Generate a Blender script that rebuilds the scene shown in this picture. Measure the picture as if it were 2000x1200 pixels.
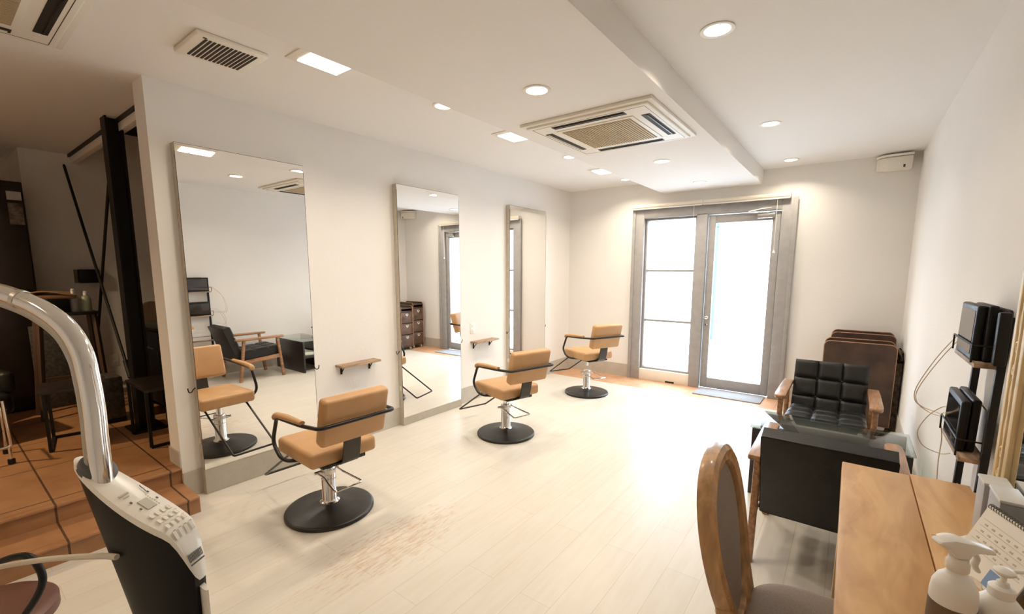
import bpy, bmesh, math, random
from mathutils import Vector, Matrix, noise as mnoise
random.seed(4)
for o in list(bpy.data.objects): bpy.data.objects.remove(o)
scene = bpy.context.scene
COL = scene.collection
PI = math.pi
V = Vector

# ------------------------------------------------------------------ camera
cam_d = bpy.data.cameras.new('camera'); cam = bpy.data.objects.new('camera', cam_d); COL.objects.link(cam)
scene.camera = cam
CP = V((3.2386, -5.6469, 1.4333)); YAW, PITCH, ROLL, FPX = .6464, -.1348, .0013, 874.5
_f = V((-math.sin(YAW)*math.cos(PITCH), math.cos(YAW)*math.cos(PITCH), math.sin(PITCH)))
_r = _f.cross(V((0, 0, 1))).normalized(); _u = _r.cross(_f)
_r2 = _r*math.cos(ROLL)+_u*math.sin(ROLL); _u2 = _u*math.cos(ROLL)-_r*math.sin(ROLL)
cam.matrix_world = Matrix(((_r2.x, _u2.x, -_f.x, CP.x), (_r2.y, _u2.y, -_f.y, CP.y), (_r2.z, _u2.z, -_f.z, CP.z), (0, 0, 0, 1)))
cam_d.sensor_width = 36; cam_d.lens = FPX/2000*36; cam_d.shift_y = 44.55/2000; cam_d.clip_start = .02; cam_d.clip_end = 200

# ------------------------------------------------------------------ world, exposure, lights
scene.view_settings.view_transform = 'Standard'; scene.view_settings.look = 'None'
scene.view_settings.gamma = 1; scene.view_settings.use_curve_mapping = False
scene.view_settings.exposure = 0.25
scene.cycles.use_denoising = True
scene.cycles.max_bounces = 12; scene.cycles.diffuse_bounces = 8; scene.cycles.glossy_bounces = 6
scene.cycles.transparent_max_bounces = 12
scene.cycles.sample_clamp_indirect = 6
w = bpy.data.worlds.new('sky'); scene.world = w; w.use_nodes = True
wn = w.node_tree.nodes; wb = wn['Background']
wb.inputs[0].default_value = (.74, .87, 1.0, 1); wb.inputs[1].default_value = 12.0
WARM = (1.0, .855, .67); WARM2 = (1.0, .73, .42)
DOWN_W, SQUARE_W = 4.8, 9.2
H, HS, W = 2.5, 2.349, 3.66          # ceiling, soffit, right wall

def area(name, loc, size, power, color, shape='DISK', rot=(0, 0, 0), sy=None, spread=None):
    l = bpy.data.lights.new(name, 'AREA'); l.shape = shape; l.size = size
    if sy: l.size_y = sy
    if spread: l.spread = spread
    l.energy = power; l.color = color
    o = bpy.data.objects.new(name, l); o.location = loc; o.rotation_euler = rot; COL.objects.link(o); return o
# portal in the glazed opening guides the sky light indoors (emits nothing itself)
p = area('doorway_portal', (1.83, .12, 1.1), 1.75, 0, (1, 1, 1), 'RECTANGLE', (-PI/2, 0, 0), 2.1)
p.data.cycles.is_portal = True

# ------------------------------------------------------------------ materials
def mat(name, col, rough=.5, metal=0, nscale=0, namt=.15, bump=0, bscale=60, spec=.5, coat=0, emis=None, estr=0, stretch=None, col2=None, detail=4, sheen=0):
    m = bpy.data.materials.new(name); m.use_nodes = True; nt = m.node_tree; b = nt.nodes['Principled BSDF']
    b.inputs['Base Color'].default_value = (*col, 1); b.inputs['Roughness'].default_value = rough
    b.inputs['Metallic'].default_value = metal; b.inputs['Specular IOR Level'].default_value = spec
    b.inputs['Coat Weight'].default_value = coat; b.inputs['Coat Roughness'].default_value = .15
    if sheen: b.inputs['Sheen Weight'].default_value = sheen
    if emis: b.inputs['Emission Color'].default_value = (*emis, 1); b.inputs['Emission Strength'].default_value = estr
    if nscale or bump:
        tc = nt.nodes.new('ShaderNodeTexCoord'); mp = nt.nodes.new('ShaderNodeMapping'); nt.links.new(tc.outputs['Object'], mp.inputs[0])
        if stretch: mp.inputs['Scale'].default_value = stretch
    if nscale:
        n = nt.nodes.new('ShaderNodeTexNoise'); n.inputs['Scale'].default_value = nscale; n.inputs['Detail'].default_value = detail
        nt.links.new(mp.outputs[0], n.inputs[0])
        r = nt.nodes.new('ShaderNodeValToRGB'); c2 = col2 or tuple(c*(1-namt*2) for c in col)
        c1 = col if col2 else tuple(min(1, c*(1+namt*.6)) for c in col)
        r.color_ramp.elements[0].color = (*c2, 1); r.color_ramp.elements[1].color = (*c1, 1)
        r.color_ramp.elements[0].position = .32; r.color_ramp.elements[1].position = .68
        nt.links.new(n.outputs[0], r.inputs[0]); nt.links.new(r.outputs[0], b.inputs['Base Color'])
    if bump:
        n2 = nt.nodes.new('ShaderNodeTexNoise'); n2.inputs['Scale'].default_value = bscale; n2.inputs['Detail'].default_value = 3
        nt.links.new(mp.outputs[0], n2.inputs[0]); bp = nt.nodes.new('ShaderNodeBump'); bp.inputs['Strength'].default_value = bump
        bp.inputs['Distance'].default_value = .004
        nt.links.new(n2.outputs[0], bp.inputs['Height']); nt.links.new(bp.outputs[0], b.inputs['Normal'])
    return m
M = {}
M['wall'] = mat('wall_paint', (.79, .775, .755), .9, nscale=1.6, namt=.012, bump=.25, bscale=55)
M['ceil'] = mat('ceiling_paint', (.81, .80, .79), .92, bump=.15, bscale=40)
M['base'] = mat('baseboard_paint', (.50, .465, .41), .6, nscale=9, namt=.04)
M['doorgrey'] = mat('grey_door_paint', (.34, .33, .325), .45, nscale=14, namt=.05)
M['cream'] = mat('cream_panel', (.78, .74, .66), .5)
M['blind'] = mat('blind_plastic', (.80, .74, .62), .4)
M['white'] = mat('white_plastic', (.82, .81, .78), .35)
M['offw'] = mat('offwhite_plastic', (.76, .73, .66), .4)
M['acw'] = mat('ac_panel', (.80, .77, .70), .45)
M['acgrille'] = mat('ac_grille', (.40, .31, .19), .6)
M['dark'] = mat('dark_plastic', (.006, .006, .007), .42, spec=.3)
M['slot'] = mat('slot_black', (.02, .016, .013), .7)
M['chrome'] = mat('chrome', (.80, .79, .77), .09, 1)
M['steelb'] = mat('satin_steel', (.62, .60, .57), .3, 1)
M['blackm'] = mat('black_steel', (.010, .009, .009), .34, .2, spec=.5)
M['basebl'] = mat('black_base', (.009, .0085, .008), .38, .0, bump=.08, bscale=300)
M['strap'] = mat('dark_strap', (.06, .055, .05), .38, .7)
M['tan'] = mat('tan_leather', (.50, .285, .125), .46, nscale=7, namt=.06, bump=.2, bscale=320)
M['blk'] = mat('black_leather', (.008, .008, .0075), .40, nscale=14, namt=.2, bump=.35, bscale=240, spec=.4)
M['walnut'] = mat('walnut', (.36, .18, .08), .38, nscale=6, namt=.25, stretch=(8, 1.2, 8), coat=.3)
M['oak'] = mat('oak', (.54, .31, .135), .42, nscale=5, namt=.22, stretch=(7, 7, 1.2), coat=.2, bump=.1, bscale=30)
M['taupe'] = mat('taupe_fabric', (.25, .19, .15), .9, nscale=400, namt=.18, bump=.5, bscale=700, sheen=.3)
M['espresso'] = mat('espresso_wood', (.018, .011, .010), .35, nscale=8, namt=.2)
M['shelfw'] = mat('shelf_wood', (.42, .29, .19), .6, nscale=8, namt=.3, stretch=(6, 1, 6))
M['iron'] = mat('black_iron', (.009, .008, .008), .5, .1, spec=.35)
M['mside'] = mat('mirror_side', (.56, .50, .41), .45, .1, nscale=20, namt=.05)
M['mplinth'] = mat('mirror_plinth', (.42, .385, .325), .45, nscale=30, namt=.03)
M['rust'] = mat('weathered_side', (.085, .044, .028), .5, nscale=5, col2=(.030, .017, .012), detail=8, bump=.3, bscale=40)
M['rustedge'] = mat('worn_edge', (.42, .23, .12), .5, nscale=14, col2=(.18, .09, .05))
M['drawer'] = mat('weathered_drawer', (.15, .085, .055), .6, nscale=9, col2=(.05, .03, .022), detail=8)
M['cut'] = mat('pull_label', (.62, .56, .42), .6)
M['gold'] = mat('cream_gold_frame', (.66, .50, .26), .42, nscale=12, namt=.08)
M['goldhi'] = mat('cream_gold_ornament', (.74, .60, .36), .4, nscale=12, namt=.08)
M['paper'] = mat('paper', (.82, .80, .74), .8)
M['ink'] = mat('ink', (.12, .11, .10), .8)
M['faintink'] = mat('faint_ink', (.52, .47, .38), .8)
M['blue'] = mat('blue_print', (.20, .32, .55), .6)
M['red'] = mat('red_cloth', (.35, .03, .04), .6)
M['greybox'] = mat('grey_box', (.42, .42, .43), .45, nscale=10, namt=.05)
M['boxtop'] = mat('grey_box_top', (.60, .60, .58), .45)
M['steamw'] = mat('machine_white', (.80, .78, .72), .3, coat=.3)
M['steamk'] = mat('machine_black', (.004, .004, .0045), .42, nscale=3, namt=.2, spec=.25)
M['ring'] = mat('socket_grey', (.075, .075, .078), .5)
M['lcd'] = mat('lcd_grey', (.40, .39, .32), .3)
M['brown'] = mat('brown_vinyl', (.12, .05, .035), .42, nscale=8, namt=.1)
M['cable'] = mat('beige_cable', (.62, .50, .36), .5)
M['gcable'] = mat('grey_cable', (.55, .50, .42), .5)
M['mat'] = mat('doormat', (.38, .40, .44), .95, nscale=260, namt=.3, bump=.8, bscale=300)
M['cloth'] = mat('brown_towel', (.27, .15, .08), .95, bump=.5, bscale=90)
M['soap'] = mat('clear_green_plastic', (.30, .34, .24), .3)
M['facade'] = mat('facade', (.80, .82, .84), .8, nscale=3, namt=.03)
M['street'] = mat('street', (.62, .62, .62), .9, nscale=4, namt=.04)
M['pipe'] = mat('drain_pipe', (.10, .13, .18), .8, spec=.1)
M['kerb'] = mat('kerb', (.42, .44, .47), .9, nscale=8, namt=.1)
M['screen'] = mat('dark_glass', (.012, .012, .014), .06, spec=.8)
M['mag'] = mat('magazine', (.62, .58, .52), .4, nscale=16, namt=.3)
M['cartwood'] = mat('dark_cart_wood', (.07, .035, .02), .6)
M['fan'] = mat('tan_fan', (.22, .16, .10), .7)
M['worn'] = mat('cracked_vinyl', (.03, .025, .022), .5, nscale=40, col2=(.09, .08, .07), detail=6)

def emit(name, col, s):
    m = bpy.data.materials.new(name); m.use_nodes = True; nt = m.node_tree; nt.nodes.clear()
    e = nt.nodes.new('ShaderNodeEmission'); o = nt.nodes.new('ShaderNodeOutputMaterial')
    e.inputs[0].default_value = (*col, 1); e.inputs[1].default_value = s; nt.links.new(e.outputs[0], o.inputs[0]); return m
M['lamp'] = emit('lamp_glow', (1, .93, .80), 6); M['lamp2'] = emit('lamp_glow_square', (1, .93, .80), 10)
def glass(name, tint=(1, 1, 1), gl=1.0):
    m = bpy.data.materials.new(name); m.use_nodes = True; nt = m.node_tree; nt.nodes.clear()
    t = nt.nodes.new('ShaderNodeBsdfTransparent'); t.inputs[0].default_value = (*tint, 1)
    g = nt.nodes.new('ShaderNodeBsdfGlossy'); g.inputs['Roughness'].default_value = 0.02
    lw = nt.nodes.new('ShaderNodeLayerWeight'); lw.inputs[0].default_value = .5
    f = nt.nodes.new('ShaderNodeMath'); f.operation = 'POWER'; f.inputs[1].default_value = 5; nt.links.new(lw.outputs['Facing'], f.inputs[0])
    mu = nt.nodes.new('ShaderNodeMath'); mu.operation = 'MULTIPLY_ADD'; mu.inputs[1].default_value = .9; mu.inputs[2].default_value = .04*gl; mu.use_clamp = True
    x = nt.nodes.new('ShaderNodeMixShader'); o = nt.nodes.new('ShaderNodeOutputMaterial')
    nt.links.new(f.outputs[0], mu.inputs[0]); nt.links.new(mu.outputs[0], x.inputs[0]); nt.links.new(t.outputs[0], x.inputs[1]); nt.links.new(g.outputs[0], x.inputs[2]); nt.links.new(x.outputs[0], o.inputs[0]); return m
M['glass'] = glass('window_glass'); M['tglass'] = glass('table_glass', (.86, .93, .91), 1.3); M['jar'] = glass('jar_glass', (.95, .93, .9), 2)
M['mirror'] = mat('mirror_silver', (.93, .93, .92), 0, 1)

# floor: long cream boards with brown scuffed patches
def floor_mat():
    m = bpy.data.materials.new('cream_floorboards'); m.use_nodes = True; nt = m.node_tree; N = nt.nodes; Lk = nt.links; b = N['Principled BSDF']
    tc = N.new('ShaderNodeTexCoord'); mp = N.new('ShaderNodeMapping'); mp.inputs['Rotation'].default_value = (0, 0, PI/2); Lk.new(tc.outputs['Object'], mp.inputs[0])
    br = N.new('ShaderNodeTexBrick'); Lk.new(mp.outputs[0], br.inputs[0])
    br.inputs['Color1'].default_value = (.64, .61, .555, 1); br.inputs['Color2'].default_value = (.61, .58, .52, 1); br.inputs['Mortar'].default_value = (.52, .46, .38, 1)
    br.inputs['Scale'].default_value = 1; br.inputs['Brick Width'].default_value = .9; br.inputs['Row Height'].default_value = .155
    br.inputs['Mortar Size'].default_value = .0013; br.inputs['Mortar Smooth'].default_value = .1; br.offset = .37
    # long grain
    mp2 = N.new('ShaderNodeMapping'); mp2.inputs['Scale'].default_value = (22, 2.2, 1); Lk.new(tc.outputs['Object'], mp2.inputs[0])
    gr = N.new('ShaderNodeTexNoise'); gr.inputs['Scale'].default_value = 1.6; gr.inputs['Detail'].default_value = 5; Lk.new(mp2.outputs[0], gr.inputs[0])
    mx = N.new('ShaderNodeMixRGB'); mx.blend_type = 'MULTIPLY'; mx.inputs[0].default_value = .22
    rg = N.new('ShaderNodeValToRGB'); rg.color_ramp.elements[0].position = .3; rg.color_ramp.elements[0].color = (.80, .72, .60, 1); rg.color_ramp.elements[1].position = .6; Lk.new(gr.outputs[0], rg.inputs[0])
    Lk.new(br.outputs[0], mx.inputs[1]); Lk.new(rg.outputs[0], mx.inputs[2])
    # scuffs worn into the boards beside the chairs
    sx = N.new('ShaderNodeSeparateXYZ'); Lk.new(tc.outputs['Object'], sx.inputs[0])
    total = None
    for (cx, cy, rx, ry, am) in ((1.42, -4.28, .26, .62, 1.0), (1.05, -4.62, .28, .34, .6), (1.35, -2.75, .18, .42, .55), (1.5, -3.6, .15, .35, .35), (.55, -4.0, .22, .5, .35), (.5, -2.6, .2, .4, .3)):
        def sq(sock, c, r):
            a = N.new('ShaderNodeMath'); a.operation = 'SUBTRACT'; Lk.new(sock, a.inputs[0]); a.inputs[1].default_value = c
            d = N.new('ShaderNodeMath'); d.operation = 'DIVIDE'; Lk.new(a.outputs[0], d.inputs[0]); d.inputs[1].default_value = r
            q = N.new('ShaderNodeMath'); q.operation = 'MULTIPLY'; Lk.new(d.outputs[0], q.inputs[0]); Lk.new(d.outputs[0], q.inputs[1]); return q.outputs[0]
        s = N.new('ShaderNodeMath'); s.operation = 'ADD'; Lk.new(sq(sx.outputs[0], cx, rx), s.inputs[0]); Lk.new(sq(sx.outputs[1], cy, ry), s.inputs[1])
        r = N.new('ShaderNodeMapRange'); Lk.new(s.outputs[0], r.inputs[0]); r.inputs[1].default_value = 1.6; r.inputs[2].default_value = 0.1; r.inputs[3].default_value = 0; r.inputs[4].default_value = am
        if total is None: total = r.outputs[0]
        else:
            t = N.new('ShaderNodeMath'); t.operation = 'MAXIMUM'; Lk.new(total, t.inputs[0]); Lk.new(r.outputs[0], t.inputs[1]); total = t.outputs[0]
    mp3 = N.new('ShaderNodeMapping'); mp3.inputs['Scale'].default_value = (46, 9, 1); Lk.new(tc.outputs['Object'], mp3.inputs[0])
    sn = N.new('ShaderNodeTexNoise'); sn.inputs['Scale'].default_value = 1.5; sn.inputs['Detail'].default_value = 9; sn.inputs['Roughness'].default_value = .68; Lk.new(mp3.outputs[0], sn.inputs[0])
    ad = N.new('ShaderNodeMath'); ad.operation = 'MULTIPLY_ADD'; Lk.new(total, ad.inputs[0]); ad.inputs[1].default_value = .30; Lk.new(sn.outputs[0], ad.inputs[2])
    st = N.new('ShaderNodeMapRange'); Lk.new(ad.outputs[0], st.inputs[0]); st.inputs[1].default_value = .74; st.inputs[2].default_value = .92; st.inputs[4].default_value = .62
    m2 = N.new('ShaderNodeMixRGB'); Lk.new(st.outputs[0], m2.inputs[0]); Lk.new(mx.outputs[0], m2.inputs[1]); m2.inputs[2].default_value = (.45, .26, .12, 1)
    Lk.new(m2.outputs[0], b.inputs['Base Color']); b.inputs['Roughness'].default_value = .33; b.inputs['Specular IOR Level'].default_value = .45
    bu = N.new('ShaderNodeBump'); bu.inputs['Strength'].default_value = .12; bu.inputs['Distance'].default_value = .003; Lk.new(gr.outputs[0], bu.inputs['Height']); Lk.new(bu.outputs[0], b.inputs['Normal'])
    return m
M['floor'] = floor_mat()
def tile_mat(name, c1, c2, mortar, bw, rh, ms, rough, rot=0, off=0, loc=(0, 0, 0)):
    m = bpy.data.materials.new(name); m.use_nodes = True; nt = m.node_tree; N = nt.nodes; Lk = nt.links; b = N['Principled BSDF']
    tc = N.new('ShaderNodeTexCoord'); mp = N.new('ShaderNodeMapping'); mp.inputs['Rotation'].default_value = (0, 0, rot); mp.inputs['Location'].default_value = loc; Lk.new(tc.outputs['Object'], mp.inputs[0])
    br = N.new('ShaderNodeTexBrick'); Lk.new(mp.outputs[0], br.inputs[0]); br.offset = off
    br.inputs['Color1'].default_value = (*c1, 1); br.inputs['Color2'].default_value = (*c2, 1); br.inputs['Mortar'].default_value = (*mortar, 1)
    br.inputs['Scale'].default_value = 1; br.inputs['Brick Width'].default_value = bw; br.inputs['Row Height'].default_value = rh; br.inputs['Mortar Size'].default_value = ms
    n = N.new('ShaderNodeTexNoise'); n.inputs['Scale'].default_value = 9; n.inputs['Detail'].default_value = 6; Lk.new(tc.outputs['Object'], n.inputs[0])
    rg = N.new('ShaderNodeValToRGB'); rg.color_ramp.elements[0].position = .3; rg.color_ramp.elements[0].color = (.72, .66, .6, 1); rg.color_ramp.elements[1].position = .65; Lk.new(n.outputs[0], rg.inputs[0])
    x = N.new('ShaderNodeMixRGB'); x.blend_type = 'MULTIPLY'; x.inputs[0].default_value = .7; Lk.new(br.outputs[0], x.inputs[1]); Lk.new(rg.outputs[0], x.inputs[2])
    Lk.new(x.outputs[0], b.inputs['Base Color']); b.inputs['Roughness'].default_value = rough
    return m
M['terra'] = tile_mat('terracotta_tiles', (.38, .195, .09), (.34, .17, .078), (.09, .045, .022), .6, .5, .005, .42, loc=(.1, -.17, 0))
M['entry'] = tile_mat('entry_tiles', (.60, .36, .22), (.56, .33, .20), (.40, .25, .16), .3, .3, .003, .45)
def desk_mat():
    m = bpy.data.materials.new('honey_planks'); m.use_nodes = True; nt = m.node_tree; N = nt.nodes; Lk = nt.links; b = N['Principled BSDF']
    tc = N.new('ShaderNodeTexCoord'); mp = N.new('ShaderNodeMapping'); mp.inputs['Scale'].default_value = (5, 1.3, 5); Lk.new(tc.outputs['Object'], mp.inputs[0])
    n = N.new('ShaderNodeTexNoise'); n.inputs['Scale'].default_value = 2.2; n.inputs['Detail'].default_value = 7; n.inputs['Distortion'].default_value = 1.4; Lk.new(mp.outputs[0], n.inputs[0])
    r = N.new('ShaderNodeValToRGB'); e = r.color_ramp.elements; e[0].position = .28; e[0].color = (.46, .235, .09, 1); e[1].position = .6; e[1].color = (.66, .41, .18, 1)
    Lk.new(n.outputs[0], r.inputs[0]); Lk.new(r.outputs[0], b.inputs['Base Color']); b.inputs['Roughness'].default_value = .4
    bu = N.new('ShaderNodeBump'); bu.inputs['Strength'].default_value = .1; bu.inputs['Distance'].default_value = .002; Lk.new(n.outputs[0], bu.inputs['Height']); Lk.new(bu.outputs[0], b.inputs['Normal'])
    return m
M['desk'] = desk_mat()

# ------------------------------------------------------------------ mesh builder
class MB:
    def __init__(s): s.v = []; s.f = []; s.sm = []
    def add(s, bm, mtx=None, smooth=False):
        off = len(s.v); bm.verts.ensure_lookup_table(); bm.verts.index_update()
        for v in bm.verts: s.v.append(tuple(mtx @ v.co) if mtx else tuple(v.co))
        for f in bm.faces: s.f.append([off+v.index for v in f.verts]); s.sm.append(smooth)
        bm.free(); return s
    def box(s, x0, x1, y0, y1, z0, z1, bev=0, seg=2, mtx=None, smooth=None):
        bm = bmesh.new(); bmesh.ops.create_cube(bm, size=1)
        for v in bm.verts: v.co = V(((x0+x1)/2+v.co.x*(x1-x0), (y0+y1)/2+v.co.y*(y1-y0), (z0+z1)/2+v.co.z*(z1-z0)))
        if bev: bmesh.ops.bevel(bm, geom=list(bm.edges), offset=bev, segments=seg, profile=.5, affect='EDGES')
        return s.add(bm, mtx, bool(bev) if smooth is None else smooth)
    def bar(s, a, b, wx, wy, bev=0, up=(0, 0, 1)):
        a, b = V(a), V(b); z = (b-a); L = z.length; z.normalize(); x = V(up).cross(z)
        if x.length < 1e-3: x = V((1, 0, 0))
        x.normalize(); y = z.cross(x); m = Matrix((( x.x, y.x, z.x, a.x), (x.y, y.y, z.y, a.y), (x.z, y.z, z.z, a.z), (0, 0, 0, 1)))
        return s.box(-wx/2, wx/2, -wy/2, wy/2, 0, L, bev, 2, m)
    def lathe(s, prof, n=32, mtx=None, smooth=True):
        off = len(s.v); P = len(prof); fn = (lambda p: tuple(mtx @ V(p))) if mtx else (lambda p: p)
        for i in range(n):
            a = 2*PI*i/n
            for r, z in prof: s.v.append(fn((r*math.cos(a), r*math.sin(a), z)))
        for i in range(n):
            j = (i+1) % n
            for k in range(P-1): s.f.append([off+i*P+k, off+j*P+k, off+j*P+k+1, off+i*P+k+1]); s.sm.append(smooth)
        for k in (0, P-1):
            if prof[k][0] > 1e-5:
                ring = [off+i*P+k for i in range(n)]; s.f.append(ring if k else ring[::-1]); s.sm.append(False)
        return s
    def cyl(s, c, r, z0, z1, n=24, mtx=None):
        m = Matrix.Translation((c[0], c[1], 0)); m = mtx @ m if mtx else m
        return s.lathe([(r, z0), (r, z1)], n, m)
    def tube(s, pts, r, n=10, closed=False, flat=None):
        pts = [V(p) for p in pts]; off = len(s.v); m = len(pts); rr = r if isinstance(r, (list, tuple)) else [r]*m
        t0 = (pts[1]-pts[0]).normalized(); ref = V((0, 0, 1)) if abs(t0.z) < .9 else V((1, 0, 0)); nx = t0.cross(ref).normalized(); pt = t0
        for i, p in enumerate(pts):
            if closed: t = (pts[(i+1) % m]-pts[i-1]).normalized()
            else: t = (pts[min(i+1, m-1)]-pts[max(i-1, 0)]).normalized()
            ax = pt.cross(t)
            if ax.length > 1e-6: nx = Matrix.Rotation(pt.angle(t), 3, ax.normalized()) @ nx
            nx = (nx-t*nx.dot(t)).normalized(); ny = t.cross(nx); pt = t
            for k in range(n):
                a = 2*PI*k/n; fx, fy = flat or (1, 1)
                s.v.append(tuple(p+nx*math.cos(a)*rr[i]*fx+ny*math.sin(a)*rr[i]*fy))
        for i in range(m if closed else m-1):
            j = (i+1) % m
            for k in range(n):
                l = (k+1) % n; s.f.append([off+i*n+k, off+i*n+l, off+j*n+l, off+j*n+k]); s.sm.append(True)
        if not closed: s.f.append([off+k for k in range(n)][::-1]); s.f.append([off+(m-1)*n+k for k in range(n)]); s.sm += [False, False]
        return s
    def prism(s, poly, a0, a1, axis='y', mtx=None, bev=0, smooth=False):
        bm = bmesh.new(); mk = {'y': lambda p, a: (p[0], a, p[1]), 'x': lambda p, a: (a, p[0], p[1]), 'z': lambda p, a: (p[0], p[1], a)}[axis]
        lo = [bm.verts.new(mk(p, a0)) for p in poly]; hi = [bm.verts.new(mk(p, a1)) for p in poly]; n = len(poly)
        bm.faces.new(lo[::-1]); bm.faces.new(hi)
        for i in range(n): bm.faces.new([lo[i], lo[(i+1) % n], hi[(i+1) % n], hi[i]])
        bmesh.ops.recalc_face_normals(bm, faces=list(bm.faces))
        if bev: bmesh.ops.bevel(bm, geom=list(bm.edges), offset=bev, segments=2, profile=.5, affect='EDGES')
        return s.add(bm, mtx, bool(bev) or smooth)
    def quad(s, a, b, c, d): o = len(s.v); s.v += [tuple(a), tuple(b), tuple(c), tuple(d)]; s.f.append([o, o+1, o+2, o+3]); s.sm.append(False); return s
    def grid(s, fn, nu, nv, smooth=True):
        off = len(s.v)
        for i in range(nu+1):
            for j in range(nv+1): s.v.append(tuple(fn(i/nu, j/nv)))
        for i in range(nu):
            for j in range(nv): q = off+i*(nv+1)+j; s.f.append([q, q+nv+1, q+nv+2, q+1]); s.sm.append(smooth)
        return s
    def build(s, name, material, parent=None, recalc=True):
        me = bpy.data.meshes.new(name); me.from_pydata(s.v, [], s.f)
        for p_, sm in zip(me.polygons, s.sm): p_.use_smooth = sm
        if recalc:
            bm = bmesh.new(); bm.from_mesh(me); bmesh.ops.recalc_face_normals(bm, faces=list(bm.faces)); bm.to_mesh(me); bm.free()
        me.materials.append(M[material] if isinstance(material, str) else material)
        try: me.set_sharp_from_angle(angle=math.radians(42))
        except Exception: pass
        o = bpy.data.objects.new(name, me); COL.objects.link(o)
        if parent: o.parent = parent
        return o
def fillet(pts, r, n=6):
    pts = [V(p) for p in pts]; out = [pts[0]]; rs = r if isinstance(r, (list, tuple)) else [r]*len(pts)
    for i in range(1, len(pts)-1):
        a, b, c = pts[i-1], pts[i], pts[i+1]; u = (a-b); v = (c-b); d = min(rs[i], u.length*.48, v.length*.48)
        p0, p1 = b+u.normalized()*d, b+v.normalized()*d
        for k in range(n+1): t = k/n; out.append(p0*(1-t)**2+b*2*t*(1-t)+p1*t*t)
    out.append(pts[-1]); return out
def curve(pts, n=8):   # catmull-rom through points
    pts = [V(p) for p in pts]; P = [pts[0]*2-pts[1]]+pts+[pts[-1]*2-pts[-2]]; out = []
    for i in range(1, len(P)-2):
        for k in range(n):
            t = k/n; a, b, c, d = P[i-1], P[i], P[i+1], P[i+2]
            out.append(.5*((2*b)+(c-a)*t+(2*a-5*b+4*c-d)*t*t+(3*b-a-3*c+d)*t**3))
    out.append(pts[-1]); return out
def tag(o, label=None, cat=None, group=None, kind=None):
    if label: o['label'] = label
    if cat: o['category'] = cat
    if group: o['group'] = group
    if kind: o['kind'] = kind
    return o
def thing(name, label, cat, loc=(0, 0, 0), rz=0, group=None):
    o = bpy.data.objects.new(name, None); COL.objects.link(o); o.location = loc; o.rotation_euler = (0, 0, rz); o.empty_display_size = .1
    return tag(o, label, cat, group)
def copy_tree(o, parent=None):
    c = o.copy(); COL.objects.link(c); c.parent = parent
    for ch in list(o.children): copy_tree(ch, c)
    return c
def struct(o): return tag(o, kind='structure')

# ------------------------------------------------------------------ room shell
struct(MB().box(-3.6, 3.8, -7.6, -.47, -.1, 0).build('floor', 'floor'))
struct(MB().box(-.3, 3.8, -.47, 0.02, -.1, 0).build('trim_1', 'entry'))
tag(bpy.data.objects['trim_1'], 'strip of pinkish tiles along the foot of the door wall')
# raised tiled platform with two steps
pf = MB(); pf.box(-3.5, -.012, -7.5, -4.77, 0, .20).box(-3.5, -.18, -4.77, 0, 0, .2); pf.box(-.03, .262, -7.5, -4.77, 0, .088)
pf.box(-.04, .003, -7.5, -4.772, .186, .2015, .003).box(.22, .275, -7.5, -4.772, .088, .1015, .003).box(-.02, .23, -7.5, -4.772, .086, .1)
struct(pf.build('floor_platform', 'terra'))
wl = MB().box(-.18, 0, -4.77, .0, 0, H); struct(wl.build('wall_left', 'wall'))
# door wall
DX0, DX1, DH = .95, 2.72, 2.18
struct(MB().box(-3.5, DX0, 0, .16, -.1, H+.6).box(DX1, 3.8, 0, .16, -.1, H+.05).box(DX0, DX1, 0, .16, DH, H+.05).build('wall_back', 'wall'))
struct(MB().box(W, W+.14, -7.6, 0, -.1, H+.05).build('wall_right', 'wall'))
struct(MB().box(-3.6, W, -7.6, -7.5, -.1, H+.05).build('wall_front', 'wall'))
struct(MB().box(-2.9, -2.76, -4.98, 0, .0, 3.1).box(-3.6, -3.45, -7.5, -4.84, 0, H).box(-3.45, -2.9, -4.98, -4.84, 0, 3.1).build('wall_far_left', 'wall'))
cl = MB().box(-.18, 3.8, -7.6, .1, H, H+.12).box(-3.6, -.18, -7.6, -4.6, H, H+.12).box(-3.6, -.18, -4.62, -4.58, H, 3.1).box(-3.6, -.18, -4.6, .1, 3.0, 3.1).box(-.18, -.1, -4.62, .1, H+.1, 3.1)
struct(cl.build('ceiling', 'ceil'))
struct(MB().prism([(1.026, H+.01), (1.314, HS), (2.38, HS), (2.38, H+.01)], -7.5, 0).build('ceiling_soffit', 'ceil'))
bb = MB().box(0, .008, -4.77, 0, 0, .165).box(-.188, .0, -4.778, -4.77, .2, .30).box(-.188, -.18, -4.77, -4.0, .2, .3)
struct(bb.build('baseboard_left', 'base'))
struct(MB().box(0.008, DX0, -.008, 0, 0, .17).build('baseboard_back', 'base'))
struct(MB().box(DX1, W, -.008, 0, 0, .17).build('baseboard_back_right', 'base'))
struct(MB().box(W-.008, W, -7.5, -.008, 0, .17).build('baseboard_right', 'base'))

# door casing, mullion, head
fr = MB(); y0, y1 = -.035, .15
fr.box(DX0, 1.09, y0, y1, 0, DH, .004).box(2.585, DX1, y0, y1, 0, DH, .004).box(1.725, 1.843, y0, y1, 0, DH-.1, .004).box(1.09, 2.585, y0, y1, 2.065, DH, .004)
fr.box(DX0-.01, DX0+.03, y0-.012, y0+.01, 0, DH+.01, .003).box(DX1-.03, DX1+.01, y0-.012, y0+.01, 0, DH+.01, .003)
tag(struct(fr.build('door_frame', 'doorgrey')))
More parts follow.
